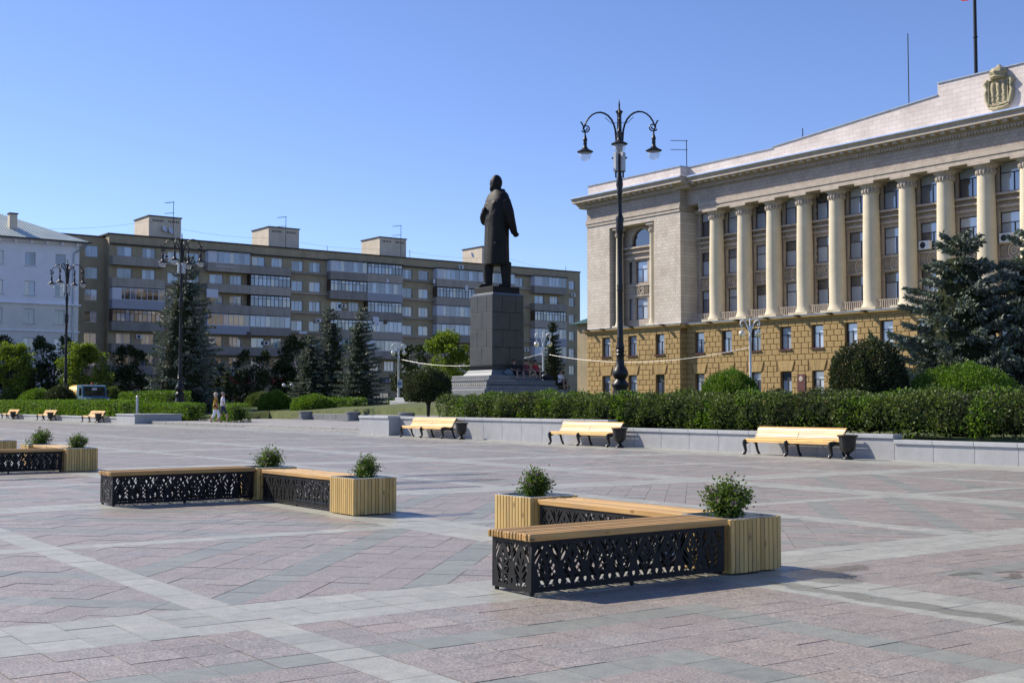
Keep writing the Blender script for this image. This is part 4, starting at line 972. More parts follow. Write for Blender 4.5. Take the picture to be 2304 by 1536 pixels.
for (a, b), tt in BAL.items():
    for k, ty in enumerate(tt.split()):
        if ty == '-': continue
        z = SLAB[k]; q = MB(); q.box(a+.01, b-.01, YB-1.15, YB-.003, z-.14, z); q.box(a+.01, b-.01, YB-1.15, YB-1.03, z, z+1.0)
        q.box(a+.01, a+.11, YB-1.03, YB-.003, z, z+1.0); q.box(b-.11, b-.01, YB-1.03, YB-.003, z, z+1.0)
        o = q.build('balcony', MAT['siding'] if 's' in ty else MAT['concrete'], AB, world=True)
        if ty == 'O': continue
        w = b-a-.1; st, fm = {'W':(str(8 if w < 6.3 else 9),'frame_w'), 'N':('old','frame_o'), 'M':('old','frame_b')}[ty[0]]
        kk = (round(w,2), 1.5, st, fm, 'bal')
        if kk not in WM: WM[kk] = win_mesh(w, 1.5, st, .07)
        f, g = WM[kk]; oo = obj('balcony_glazing', f, MAT[fm], AB, np.array([(a+b)/2, YB-1.12, z+1.003])-abl); obj('pane', g, MAT['glass_apt'], oo)
        sm_ = MAT['upvc'] if ty[0] == 'W' else MAT[fm]
        for s0 in (a+.02, b-.1): q = MB(); q.box(s0, s0+.08, YB-1.04, YB-.003, z+1.003, z+2.5); q.build('balcony_side', sm_, AB, world=True)
        if ty[0] == 'W' and (k+int(a)) % 2 == 0: q = MB(); q.box(a+.12, a+1.2, YB-1.135, YB-1.125, z+1.05, z+2.45); q.build('balcony_panel', sm_, AB, world=True)
        if k == 0:
            q = MB(); q.box(a-.1, b+.1, YB-1.35, YB-.26, 21.40, 21.52); q.build('balcony_canopy', MAT['brown_trim'], AB, world=True)
# shops at street level
MAT['shop_dark'] = simple('shaded_shopfront', (.035,.03,.028), .5, var=.3, scale=.6); MAT['shop_red'] = simple('red_fascia', (.28,.02,.02), .5); MAT['sign_black'] = simple('black_fascia', (.008,.008,.012), .4); MAT['letters'] = simple('pale_letters', (.65,.68,.85), .5, bump=0)
m = MB(); wall_open(m, 1, YB+.1, .4, XL, XR, 0, 4.6, [(x, x+3.0, .3, 2.9) for x in np.arange(42, 124, 4.2)]); m.build('shop_wall', MAT['brown_wall'], AB, world=True)
for x in np.arange(42, 124, 4.2): window(AB, 1, (x+1.5, YB+.25, .3), 3.0, 2.6, '3', 'frame_b', 'glass_dark')
def fascia(px0, px1, py0, py1, mat):
    a, b = atY(px0, py0, YB-.2), atY(px1, py1, YB-.2); q = MB(); q.bbox(min(a[0],b[0]), max(a[0],b[0]), YB-.25, YB+.098, min(a[2],b[2]), max(a[2],b[2]), .02); return q.build('shop_sign', MAT[mat], AB, world=True), a, b
fascia(515, 562, 846, 864, 'shop_red'); fascia(612, 640, 850, 866, 'shop_red'); fascia(488, 532, 836, 845, 'upvc'); fascia(318, 350, 838, 855, 'upvc')
sg, a, b = fascia(856, 965, 849, 862, 'sign_black')
tc = bpy.data.curves.new('sign_lettering', 'FONT'); tc.body = 'COFFEE MOOD'; tc.size = .62; tc.extrude = .015; tc.space_character = 1.0
to = bpy.data.objects.new('t', tc); COL.objects.link(to); dg = bpy.context.evaluated_depsgraph_get(); tme = bpy.data.meshes.new_from_object(to.evaluated_get(dg)); bpy.data.objects.remove(to); tme.materials.clear()
x0 = atY(860, 855, YB-.27)[0]; ls = (atY(882, 855, YB)[0]-atY(860, 855, YB)[0])/max(.1, 6/11*max(v.co.x for v in tme.vertices))
obj('sign_lettering', tme, MAT['letters'], sg, np.array([x0, YB-.27, atY(860, 859.5, YB-.27)[2]])-abl, (math.pi/2, 0, 0)).scale = (1.35, 1.0, 1)
# rooftop boxes
for i, (a, b) in enumerate(((56.7,61.1),(73.8,78.5),(91.7,96.3),(110.3,114.9))):
    q = MB(); q.box(a, b, YB+4, YB+9.5, 22.6, 26.0); o = q.build('roof_box', MAT['penthouse'], AB, world=True)
    q = MB(); q.box(a-.12, b+.12, YB+3.88, YB+9.62, 26.003, 26.15); q.build('roof_box_cap', MAT['brown_trim'], o, world=True)
    q = MB()
    for s0 in (a+.5, a+(b-a)*.6):
        for j in range(6): q.box(s0+j*.26, s0+j*.26+.13, YB+3.985, YB+4.02, 25.35, 25.65)
    q.build('roof_box_vents', MAT['brown_trim'], o, world=True)
for px, py, h, k, lb in ((390,500,4.3,1,'yagi aerial by the first roof box of the brown block'),(643,530,3.8,1,'yagi aerial by the second roof box of the brown block'),(902,545,4.2,1,'yagi aerial by the third roof box of the brown block'),(736,562,1.3,0,'short rod on the brown block roof between two roof boxes'),(922,575,1.8,0,'small rod beside the third roof box'),(1273,606,1.3,0,'small rod near the right end of the brown block roof')):
    p = atY(px, py, YB+3); aerial(p[0], YB+3, 22.6, h+1.2 if k else h, lb, k, .5)
for px, py, lb in ((312,758,'air conditioner between two lower windows of the brown block left of the tall spruce'),(374,578,'air conditioner at top-floor height beside the ornate lamp head'),(598,772,'air conditioner low on the brown block just above the shaded tree'),(715,722,'air conditioner on the brown wall over the spruce clump'),(772,689,'air conditioner between two windows of an open balcony right of the spruce tops'),(1036,602,'air conditioner under the roof edge of the brown block near the statue'),(1288,664,'air conditioner under the end window of the brown block'),(1183,787,'air conditioner half hidden beside the pedestal shaft')):
    p = atY(px, py, YB-.02); aircon(1, (p[0], YB-.02 if p[0] > 50 else YB+1.38, p[2]-.25), lb, 'air conditioners on the brown block', .95)
for px, py, w_, h_, mt in ((478,660,1.6,1.1,'upvc'),(846,722,1.0,1.2,'upvc'),(872,632,.4,.5,'upvc'),(1050,648,.55,.8,'upvc'),(977,633,.35,.6,'upvc'),(560,754,.6,.9,'frame_o'),(868,724,.5,.6,'frame_o'),(508,600,2.6,.08,'upvc'),(682,748,1.2,.35,'upvc')):
    p = atY(px, py, YB-1.2); q = MB(); q.bbox(p[0]-w_/2, p[0]+w_/2, YB-1.22, YB-1.155, p[2]-h_/2, p[2]+h_/2, .01); q.build('balcony_sheet', MAT[mt], AB, world=True)
for px, py in ((382,520),(368,516),(1060,575)):
    p = atY(px, py, YB+3.9); q = MB(); q.lathe([(.05,0),(.3,.06),(.45,.16)], 14); obj('satellite_dish', q.mesh('satellite_dish'), MAT['upvc'], AB, np.array([p[0], YB+3.7, p[2]])-abl, (math.radians(70),0,.5))
q = MB()
cab = thing('roof_cable', 'thin slack cable strung along the roof boxes of the brown block', 'cable', (50, 156, 23))
pts = []
for i, (xa, za, xb, zb) in enumerate(((44,23.2,56.7,25.3),(61,24.6,73.8,24.4),(78.5,24.2,91.7,24.2),(96.3,24.2,110,24.2),(114.9,24.6,127,23.1))):
    q.tube([(xa+(xb-xa)*t, YB+3.7, za+(zb-za)*t-1.2*t*(1-t)) for t in np.linspace(0,1,9)], .012, 4)
q.build('wire', MAT['iron'], cab, world=True)
# ---------------------------------------------------------------- white corner building
MAT['lilac_wall'] = simple('pale_lilac_render', (.80,.80,.84), .9, var=.05, scale=.7, streak=.06); MAT['cream_wall'] = simple('pale_cream_render', (.72,.69,.62), .9, var=.06, scale=.7, streak=.08)
t = NT('green_sheet_roof'); co = t.coord('Object'); sp = t.n('SeparateXYZ'); t.l(co, sp.inputs[0]); mu = t.n('Math', operation='MULTIPLY'); t.l(sp.outputs[0], mu.inputs[0]); mu.inputs[1].default_value = 2*math.pi/.3
si = t.n('Math', operation='SINE'); t.l(mu.outputs[0], si.inputs[0]); n = t.noise(.7, 3, .5, co); t.base(t.ramp(n, [(.3,(.40,.46,.43)),(.7,(.50,.56,.52))]), .45, .2, .5); t.bump(si.outputs[0], .6, .04); MAT['green_roof'] = t.m
WB = thing('white_building', 'pale lilac-white four-storey building with a grey-green hipped metal roof', 'building', (36, 143, 0)); wbl = root_loc(WB); YW_ = 143.0
cols_ = [27.0, 31.2, 34.6, 38.05, 41.4]; rows_ = ((16.95,1.5),(13.6,1.6),(10.45,1.6),(7.25,1.55),(3.9,1.6))
ops = [(c-.58, c+.58, z, z+h) for c in cols_ for z, h in rows_]
m = MB(); wall_open(m, 1, YW_, .45, 20, 43.5, 12.75, 19.55, ops); m.box(43.1, 43.5, YW_+.45, 156, 12.75, 19.549); m.build('upper_wall', MAT['lilac_wall'], WB, world=True)
m = MB(); wall_open(m, 1, YW_, .45, 20, 43.5, 0, 12.6, ops); m.box(43.1, 43.5, YW_+.45, 156, 0, 12.599); m.box(20, 43.05, YW_+1.6, 155, 0, 19.5); m.build('lower_wall', MAT['cream_wall'], WB, world=True)
m = MB(); m.box(20, 43.75, YW_-.22, 156, 12.6, 12.75); m.box(20, 43.65, YW_-.14, 156, 9.5, 9.66); m.box(20, 43.7, YW_-.3, 156, 19.55, 19.8); m.build('string_course', MAT['lilac_wall'], WB, world=True)
for c in cols_:
    for z, h in rows_:
        window(WB, 1, (c, YW_+.16, z), 1.16, h, '2', 'frame_w', 'glass_apt')
        q = MB(); q.box(c-.68, c+.68, YW_-.1, YW_+.15, z-.09, z-.004); q.build('sill', MAT['roof_metal'], WB, world=True)
ex, ey, rx, ry, ez, rz_ = 44.5, YW_-1.0, 36.2, 149.5, 19.95, 23.5
m = MB(); m.add([(20,ey,ez),(ex,ey,ez),(rx,ry,rz_),(20,ry,rz_),(ex,157,ez),(20,157,ez)], [(0,1,2,3),(1,4,2),(4,5,3,2)]); m.build('roof', MAT['green_roof'], WB, world=True)
m = MB(); m.box(20, ex, ey, 157, 19.81, 19.94); m.build('eave_board', MAT['lilac_wall'], WB, world=True)
m = MB(); m.box(20, ex+.05, ey-.1, ey, 19.80, 19.97); m.build('gutter', MAT['brown_trim'], WB, world=True)
m = MB()
for c in np.arange(21, 43.4, 1.7): m.prism([(c-.1,19.4),(c+.1,19.4),(c+.1,19.8),(c-.1,19.8)], YW_-.75, YW_-.31, 1)
m.build('eave_brackets', MAT['lilac_wall'], WB, world=True)
p = atY(30, 520, YW_+1.6); m = MB(); m.box(p[0]-.42, p[0]+.42, YW_+1.6, YW_+2.5, 20.0, 22.85); ch = m.build('chimney', MAT['penthouse'], WB, world=True)
m = MB(); m.box(p[0]-.5, p[0]+.5, YW_+1.52, YW_+2.58, 22.853, 23.0); m.build('chimney_cap', MAT['brown_trim'], ch, world=True)
q = MB(); q.tube([(44.2,YW_-.95,19.85),(44.0,YW_-.8,19.5),(42.9,YW_-.12,18.7),(42.85,YW_-.12,18.4),(42.85,YW_-.12,1)], .08, 8); q.build('downpipe', MAT['roof_metal'], WB, 50, world=True)
# ---------------------------------------------------------------- sliver of a green-roofed house beside the wing
SB = thing('green_roofed_house', 'grey-beige house with dark green roof glimpsed between brown block and columned wing', 'building', (94, 114, 0))
m = MB(); m.box(95, 110, 100, 115, 0, 11.0); m.build('wall', MAT['brown_wall'], SB, world=True)
MAT['dk_green'] = simple('dark_green_sheet', (.02,.07,.05), .5, var=.2)
m = MB(); m.add([(94.3,99.3,11.0),(110.7,99.3,11.0),(110.7,115.7,11.0),(94.3,115.7,11.0),(99,104,13.2),(106,104,13.2),(106,111,13.2),(99,111,13.2)], [(0,1,5,4),(1,2,6,5),(2,3,7,6),(3,0,4,7),(4,5,6,7),(3,2,1,0)]); m.build('roof', MAT['dk_green'], SB, world=True)
# ================================================================ monument
PX, PY = 47.27, 65.57
PD = thing('pedestal', 'tall dark granite block pedestal on moulded steps carrying the standing figure', 'pedestal', (PX, PY, 1.2)); pl_ = root_loc(PD)
def sq(h, z0, z1, b=.02): m = MB(); m.bbox(PX-h, PX+h, PY-h, PY+h, z0, z1, b); return m
sq(3.35, .9, 2.3, .03).build('base_block', MAT['granite_mid'], PD, world=True)
sq(2.9, 2.302, 2.55).build('step', MAT['granite_mid'], PD, world=True)
m = MB()                                           # carved wreath roll round the step
for s in range(4):
    a = s*math.pi/2; c, sn = math.cos(a), math.sin(a)
    for i in range(46):
        u = -2.7+5.4*i/45; v = -2.62; tw = .09*(1 if i % 2 else -1)
        for k in (-1, 1):
            p0 = (u-.07, v-.10, 2.72+k*.07); p1 = (u+.07, v-.16, 2.74+k*.13+tw*.3)
            q0 = (PX+p0[0]*c-p0[1]*sn, PY+p0[0]*sn+p0[1]*c, p0[2]); q1 = (PX+p1[0]*c-p1[1]*sn, PY+p1[0]*sn+p1[1]*c, p1[2]); m.tube([q0, q1], [.05,.03], 5)
    e0 = (PX-2.72*c+2.58*sn, PY-2.72*sn-2.58*c, 2.74); e1 = (PX+2.72*c+2.58*sn, PY+2.72*sn-2.58*c, 2.74); m.tube([e0, e1], .185, 10)
m.build('wreath_roll', MAT['granite_mid'], PD, world=True)
sq(2.62, 2.552, 2.94).build('step', MAT['granite_dark'], PD, world=True)
sq(2.15, 2.942, 3.22).build('step', MAT['granite_mid'], PD, world=True)
MAT['moulding'] = simple('bright_polished_moulding', (.16,.17,.17), .2, .3, var=.1)
m = MB()
def frustum(h0, h1, z0, z1):
    q = MB(); v = [(PX-h0,PY-h0,z0),(PX+h0,PY-h0,z0),(PX+h0,PY+h0,z0),(PX-h0,PY+h0,z0),(PX-h1,PY-h1,z1),(PX+h1,PY-h1,z1),(PX+h1,PY+h1,z1),(PX-h1,PY+h1,z1)]
    return q.add(v, [(3,2,1,0),(4,5,6,7),(0,1,5,4),(1,2,6,5),(2,3,7,6),(3,0,4,7)])
frustum(1.62, 1.52, 3.222, 3.36).build('moulding', MAT['moulding'], PD, world=True); frustum(1.50, 1.42, 3.362, 3.47).build('moulding', MAT['moulding'], PD, world=True); frustum(1.44, 1.36, 3.472, 3.58).build('moulding', MAT['moulding'], PD, world=True)
m = sq(1.28, 3.582, 3.90)
for s in range(4):
    a = s*math.pi/2; c, sn = math.cos(a), math.sin(a)
    for i in range(24):
        u = -1.22+2.44*i/23; v = -1.30; m.lathe([(.035,3.6),(.035,3.88)], 6, (PX+u*c-v*sn, PY+u*sn+v*c, 0))
m.build('fluted_band', MAT['granite_dark'], PD, world=True)
zr = [3.902, 5.06, 6.2, 7.34, 8.47]                 # the die: four courses of big slabs round a core
sq(1.18, 3.9, 8.46, .01).build('core', MAT['granite_dark'], PD, world=True)
for r in range(4):
    z0, z1 = zr[r], zr[r+1]; h = 1.29-.008*r
    for s in range(4):
        a = s*math.pi/2; c, sn = math.cos(a), math.sin(a)
        cuts = [-h, -.45 if r % 2 else .1, .62 if r % 2 else 10, h]; cuts = [q for q in cuts if q <= h]
        for u0, u1 in zip(cuts[:-1], cuts[1:]):
            q = MB(); q.bbox(u0+.008, u1-.008, -h, -1.10, z0+.009, z1-.009, .012)
            q.v = [(PX+x*c-y*sn, PY+x*sn+y*c, z) for x, y, z in q.v]; q.build('slab', MAT['granite_dark'], PD, world=True)
frustum(1.27, 1.08, 8.472, 8.66).build('chamfer_course', MAT['moulding'], PD, world=True)
m = MB(); m.bbox(PX-1.08, PX+1.08, PY-1.08, PY+1.08, 8.662, 9.06, .02); m.build('statue_plinth', MAT['bronze'], PD, world=True)
def loft(mb, rings, n=28):
    vs = []
    for cx, cy, z, rx, ry in rings:
        for i in range(n):
            a = 2*math.pi*i/n; e = .85; ca, sa = math.cos(a), math.sin(a)
            vs.append((cx+rx*math.copysign(abs(ca)**e, ca), cy+ry*math.copysign(abs(sa)**e, sa), z))
    m_ = len(rings); fs = [(k*n+i, k*n+(i+1)%n, (k+1)*n+(i+1)%n, (k+1)*n+i) for k in range(m_-1) for i in range(n)]
    fs += [tuple(range(n))[::-1], tuple((m_-1)*n+i for i in range(n))]; return mb.add(vs, fs)
def ell(mb, c, r, n=16):
    return loft(mb, [(c[0], c[1], c[2]+r[2]*math.sin(t), r[0]*math.cos(t), r[1]*math.cos(t)) for t in np.linspace(-1.5, 1.5, 11)], n)
st = MB()
loft(st, [(.05,0,1.42,.78,.84),(.04,0,2.2,.78,.84),(.02,0,3.0,.76,.85),(0,0,3.8,.74,.86),(0,0,4.5,.76,.94),(-.03,0,5.0,.72,1.0),(-.06,0,5.5,.64,1.02),(-.08,0,5.82,.54,.86),(-.1,0,6.04,.42,.58),(-.08,0,6.2,.32,.36)])
st.tube([(.42,-.40,1.6),(.44,-.42,.8),(.42,-.42,.12)], [.40,.33,.29], 14); st.tube([(-.42,.42,1.6),(-.44,.44,.8),(-.48,.46,.12)], [.40,.33,.29], 14)
ell(st, (.66,-.46,.13), (.50,.21,.15)); ell(st, (-.26,.52,.13), (.48,.21,.15))
ell(st, (.02,-.02,6.60), (.40,.34,.50), 20)         # head turned to the figure's right
hd_dir = np.array([.82,-.57,0]); hs_ = np.array([.57,.82,0])
H0 = np.array([.02,-.02,6.55])
for off, up, r in ((.36,.0,.10),(.42,-.04,.07),(.33,-.14,.12),(.34,-.30,.13),(.38,-.40,.09),(.32,.14,.13),(.22,-.2,.22)):
    c = H0+hd_dir*off+np.array([0,0,up]); ell(st, c, (r,r,r*1.1), 10)
for s in (-1, 1): ell(st, H0+hs_*s*.34-hd_dir*.05+np.array([0,0,-.05]), (.07,.07,.13), 8)
st.tube([(-.05,0,5.7),(0,0,6.3)], [.30,.27], 14)
st.tube([(-.05,.90,5.38),(-.22,1.08,4.7),(-.38,1.10,4.1),(-.62,1.02,3.62),(-.78,.92,3.42)], [.34,.32,.29,.25,.22], 14); ell(st, (-.92,.86,3.36), (.2,.17,.2), 12)
for k in range(4): st.tube([(-.95,.80+.06*k,3.44),(-1.10,.80+.06*k,3.36),(-1.06,.80+.06*k,3.24)], .05, 6)
st.tube([(-.05,-.90,5.38),(.1,-1.10,4.75),(.28,-1.05,4.25),(.62,-.72,4.45),(.74,-.46,4.72)], [.34,.32,.28,.24,.2], 14); ell(st, (.78,-.38,4.84), (.15,.18,.2), 12)
for k in range(4): st.tube([(.80,-.38,4.78+.06*k),(.90,-.26,4.80+.06*k),(.84,-.16,4.82+.06*k)], .045, 6)
for s in (-1, 1):                                   # collar and lapels, front edge, pocket flap
    st.tube([(-.36,s*.30,6.16),(.15,s*.38,5.92),(.58,s*.44,5.2),(.74,s*.14,4.2)], [.14,.17,.2,.08], 8, flat=.5)
st.tube([(.70,.08,4.3),(.76,.08,3.0),(.80,.08,1.5)], [.05,.05,.05], 6)
st.tube([(.25,.86,2.75),(.62,.62,2.7)], .07, 6); st.tube([(-.7,-.6,5.0),(-.2,.3,1.6)], .04, 6)
for k in range(9):
    a = -2.6+k*.62; st.tube([(.75*math.cos(a),.84*math.sin(a),3.6),(.79*math.cos(a+.05),.85*math.sin(a+.05),1.45)], [.02,.06], 6)
def remeshed(mb, name, vox, smooth_it=4):
    me = mb.mesh(name); o = obj(name, me); md = o.modifiers.new('r', 'REMESH'); md.mode = 'VOXEL'; md.voxel_size = vox
    sm = o.modifiers.new('s', 'SMOOTH'); sm.factor = .5; sm.iterations = smooth_it
    dg = bpy.context.evaluated_depsgraph_get(); r = bpy.data.meshes.new_from_object(o.evaluated_get(dg)); r.name = name
    bpy.data.objects.remove(o); 
    for p in r.polygons: p.use_smooth = True
    return r
SM = remeshed(st, 'statue', .045, 3); SM.materials.clear()
so = obj('statue', SM, MAT['bronze'], None, (PX, PY, 9.03), (0,0,math.pi)); so.scale = (.99,.99,1.07)
tag(so, 'black bronze statue of a standing man in a long open overcoat on the pedestal', 'statue')
# grey granite screen slab and steps by the monument
m = MB(); a_ = colX(925, 50); m.bbox(a_[0]-1.2, a_[0]+2.0, a_[1]-4.2, a_[1]+1.2, .8, 1.62, .02); q = thing('granite_steps', 'pale granite step block on the lawn beside the topiary tree', 'steps', (a_[0], a_[1], .8)); m.build('block', MAT['granite_cap'], q, world=True)
m = MB(); m.bbox(a_[0]-.9, a_[0]+1.8, a_[1]-4.0, a_[1]+.9, 1.622, 1.85, .02); m.build('upper_block', MAT['granite_cap'], q, world=True)
# ================================================================ people
MAT['skin'] = simple('skin', (.42,.25,.18), .6, var=.06, bump=0); MAT['skin_tan'] = simple('tanned_skin', (.34,.19,.13), .6, var=.06, bump=0)
MAT['hair_w'] = simple('pale_hair', (.55,.46,.36), .8, var=.2, scale=40); MAT['hair_d'] = simple('dark_hair', (.02,.016,.013), .7, var=.2, scale=40); MAT['hair_g'] = simple('grey_hair', (.25,.21,.18), .8, var=.2, scale=40)
MAT['c_white'] = simple('white_cotton', (.72,.72,.76), .9, var=.05); MAT['c_black'] = simple('black_cotton', (.012,.012,.014), .9, var=.2); MAT['c_navy'] = simple('navy_cotton', (.025,.035,.075), .9, var=.2)
MAT['c_wine'] = simple('wine_cotton', (.16,.03,.05), .9, var=.2); MAT['c_red'] = simple('red_cotton', (.35,.02,.03), .9, var=.15); MAT['c_khaki'] = simple('khaki_cotton', (.13,.11,.075), .9, var=.2); MAT['c_shoe'] = simple('worn_shoes', (.10,.07,.05), .8, var=.2)
t = NT('floral_blouse'); v = t.n('TexVoronoi', i_Scale=16.0); t.l(t.coord('Object'), v.inputs[0]); sp = t.n('SeparateColor'); t.l(v.outputs['Color'], sp.inputs[0])
t.base(t.ramp(sp.outputs[0], [(0,(.02,.03,.02)),(.25,(.05,.10,.02)),(.42,(.62,.45,.02)),(.6,(.55,.06,.02)),(.78,(.02,.02,.02)),(.9,(.7,.3,.02))], 'CONSTANT'), .85); MAT['c_floral'] = t.m
BONES = [('pelvis','spine'),('spine','chest'),('chest','neck'),('neck','head'),('head','crown')]
for s in 'LR': BONES += [('chest','sh'+s),('sh'+s,'el'+s),('el'+s,'wr'+s),('wr'+s,'ha'+s),('pelvis','hip'+s),('hip'+s,'kn'+s),('kn'+s,'an'+s),('an'+s,'to'+s)]
RAD = dict(pelvis=.135, spine=.125, chest=.145, neck=.055, head=.085, crown=.075, sh=.065, el=.042, wr=.028, ha=.034, hip=.095, kn=.058, an=.038, to=.034)
def make_person(name, label, loc, rz, J, mats, pick, rad={}, hair=None, group=None, scale=1.0):
    R_ = dict(RAD); R_.update(rad); names = list(J); idx = {n: i for i, n in enumerate(names)}
    me = bpy.data.meshes.new(name); me.from_pydata([J[n] for n in names], [(idx[a], idx[b]) for a, b in BONES], [])
    o = obj(name, me); o.modifiers.new('skin', 'SKIN'); sv = me.skin_vertices[0].data
    for n in names:
        k = n if n in R_ else n[:-1]; f = R_[k]; sv[idx[n]].radius = (f, f*(.72 if n in ('spine','chest','pelvis') else 1.0)); sv[idx[n]].use_root = n == 'pelvis'
    sb = o.modifiers.new('sub', 'SUBSURF'); sb.levels = 2; sb.render_levels = 2
    dg = bpy.context.evaluated_depsgraph_get(); r = bpy.data.meshes.new_from_object(o.evaluated_get(dg)); bpy.data.objects.remove(o); r.name = name
    r.materials.clear(); [r.materials.append(MAT[q]) for q in mats]
    seg = [(a, b, np.array(J[a]), np.array(J[b])) for a, b in BONES]
    V = np.array([v.co for v in r.vertices]); mi = []
    for p in r.polygons:
        c = V[list(p.vertices)].mean(0); best = (9, None, 0)
        for a, b, A, B in seg:
            d = B-A; tt = min(1, max(0, (c-A)@d/(d@d+1e-9))); q = np.linalg.norm(c-A-tt*d)/max(.03, R_.get(b, R_.get(b[:-1], .05)))
            if q < best[0]: best = (q, b, tt)
        mi.append(pick(best[1], best[2], c)); p.use_smooth = True
    r.polygons.foreach_set('material_index', mi)
    # fingers and face features, joined to the body mesh
    fx = MB()
    for s in 'LR':
        w, h = np.array(J['wr'+s]), np.array(J['ha'+s]); d = (h-w)/np.linalg.norm(h-w); side = np.cross(d, [0,0,1.0]); side = side/np.linalg.norm(side) if np.linalg.norm(side) > .1 else np.array([0,1.,0])
        for k in range(4): b0 = h+side*(.026-.017*k); L = (.058,.07,.066,.05)[k]; fx.tube([b0, b0+d*L*.6, b0+d*L+np.array([.012,0,-.004])], [.0095,.009,.007], 6)
        b0 = w+(h-w)*.4+side*.03; fx.tube([b0, b0+side*.03+d*.03, b0+side*.032+d*.06], [.011,.01,.008], 6)
    fwd = np.array(J.get('look', (1,0,0)) if 'look' in J else (1,0,0), float)
    hc = (np.array(J['head'])+np.array(J['crown']))/2
    fx.tube([hc+fwd*.085+np.array([0,0,.02]), hc+fwd*.115+np.array([0,0,-.02])], [.012,.018], 6)
    sd = np.cross([0,0,1.0], fwd)
    for s in (-1, 1): ell(fx, hc+sd*s*.085+np.array([0,0,-.01]), (.018,.018,.032), 8)
    for s in (-1, 1): ell(fx, hc+fwd*.078+sd*s*.034+np.array([0,0,.02]), (.014,.014,.008), 8)
    fm = fx.mesh('f', 60); k = len(r.vertices)
    V2 = [tuple(v.co) for v in r.vertices]+[tuple(v.co) for v in fm.vertices]; F2 = [tuple(p.vertices) for p in r.polygons]+[tuple(i+k for i in p.vertices) for p in fm.polygons]
    b = bpy.data.meshes.new(name); b.from_pydata(V2, [], F2); [b.materials.append(MAT[q]) for q in mats]
    b.polygons.foreach_set('material_index', mi+[0]*len(fm.polygons)); b.polygons.foreach_set('use_smooth', [True]*len(F2)); b.update()
    po = obj(name, b, None, None, loc, (0,0,rz)); po.scale = (scale,)*3; tag(po, label, 'person', group)
    if hair:
        hm, kind = hair; q = MB(); rr = .105 if kind == 'short' else .125
        loft(q, [(hc[0]-.015-fwd[0]*.012, hc[1]-fwd[1]*.012, hc[2]+.03+rr*math.sin(tt), rr*math.cos(tt)*1.0, rr*math.cos(tt)) for tt in np.linspace(-.15, 1.5, 8)], 16)
        if kind != 'short': ell(q, hc-fwd*.055+np.array([0,0,-.03]), (.075,.095,.11), 12)
        obj('hair', q.mesh('hair', 60), MAT[hm], po)
    return po
def stand(stride=.22, arm=.2):
    return dict(pelvis=(0,0,.95), spine=(0,0,1.12), chest=(.01,0,1.36), neck=(.01,0,1.50), head=(.03,0,1.60), crown=(.025,0,1.71),
        shL=(0,.18,1.42), elL=(-arm*.5,.23,1.16), wrL=(-arm*.1,.23,.92), haL=(arm*.1,.23,.85), shR=(0,-.18,1.42), elR=(arm*.3,-.23,1.16), wrR=(arm*.9,-.21,.95), haR=(arm*1.2,-.2,.89),
        hipL=(0,.09,.90), knL=(stride*.75,.10,.50), anL=(stride*.9,.10,.09), toL=(stride*.9+.17,.11,.045), hipR=(0,-.09,.90), knR=(-stride*.2,-.10,.49), anR=(-stride*1.3,-.10,.13), toR=(-stride*1.3+.14,-.11,.045))
def pick_man(b, t, c):
    if b in ('head','crown') or (b == 'neck' and t > .7): return 0
    if b[:2] in ('wr','ha') or (b[:2] == 'el' and t > .75): return 0
    if b[:2] == 'to' or (b[:2] == 'an' and t > .93): return 3
    if b[:2] == 'an' or (b[:2] == 'kn' and t > .97): return 0
    if b[:2] in ('kn',) or b[:3] == 'hip' or (b == 'spine' and t < .15): return 2
    return 1
def pick_woman(b, t, c):
    if b in ('head','crown') or (b == 'neck' and t > .7): return 0
    if b[:2] in ('wr','ha') or (b[:2] == 'el' and t > .9): return 0
    if b[:2] == 'to': return 3
    if b[:2] == 'an': return 2 if t < .45 else 0
    if b[:2] == 'kn' or (b[:3] == 'hip' and c[2] < .86): return 2 if c[2] < .80 else 1
    return 1
head_r = math.atan2(RT[1], RT[0])
p = colX(492, 30.6); make_person('person', 'walking woman with pale hair in a bright floral blouse and white trousers', (30.2, p[1]-.6, .22), head_r-.05, stand(.22,.25), ['skin','c_floral','c_white','c_shoe'], pick_woman, dict(spine=.165, pelvis=.175, chest=.155, hip=.12, kn=.085, an=.06), ('hair_w','long'), None, 1.04)
p = colX(503, 31.0); make_person('person', 'walking man in white shirt and navy shorts beside the woman in floral blouse', (31.0, p[1], .22), head_r, stand(.28,.2), ['skin','c_white','c_navy','c_shoe'], pick_man, dict(spine=.15, pelvis=.15), ('hair_g','short'), None, 1.07)
def sit(lean=-.12, spread=.1, armf=.25, legf=.42, drop=.42):
    return dict(pelvis=(0,0,.12), spine=(lean*.4,0,.30), chest=(lean,0,.54), neck=(lean,0,.67), head=(lean+.03,0,.77), crown=(lean+.02,0,.88),
        shL=(lean,.18,.60), elL=(lean+.10,.24,.36), wrL=(lean+armf+.12,.17,.30), haL=(lean+armf+.2,.13,.32), shR=(lean,-.18,.60), elR=(lean+.10,-.24,.36), wrR=(lean+armf+.12,-.17,.30), haR=(lean+armf+.2,-.13,.32),
        hipL=(.05,.09,.11), knL=(legf,.09+spread,.12+.12), anL=(legf+.06,.1+spread,.12-drop+.06), toL=(legf+.22,.11+spread,.12-drop), hipR=(.05,-.09,.11), knR=(legf,-.09-spread,.12+.12), anR=(legf+.06,-.1-spread,.12-drop+.06), toR=(legf+.22,-.11-spread,.12-drop))
fy = PY-2.15
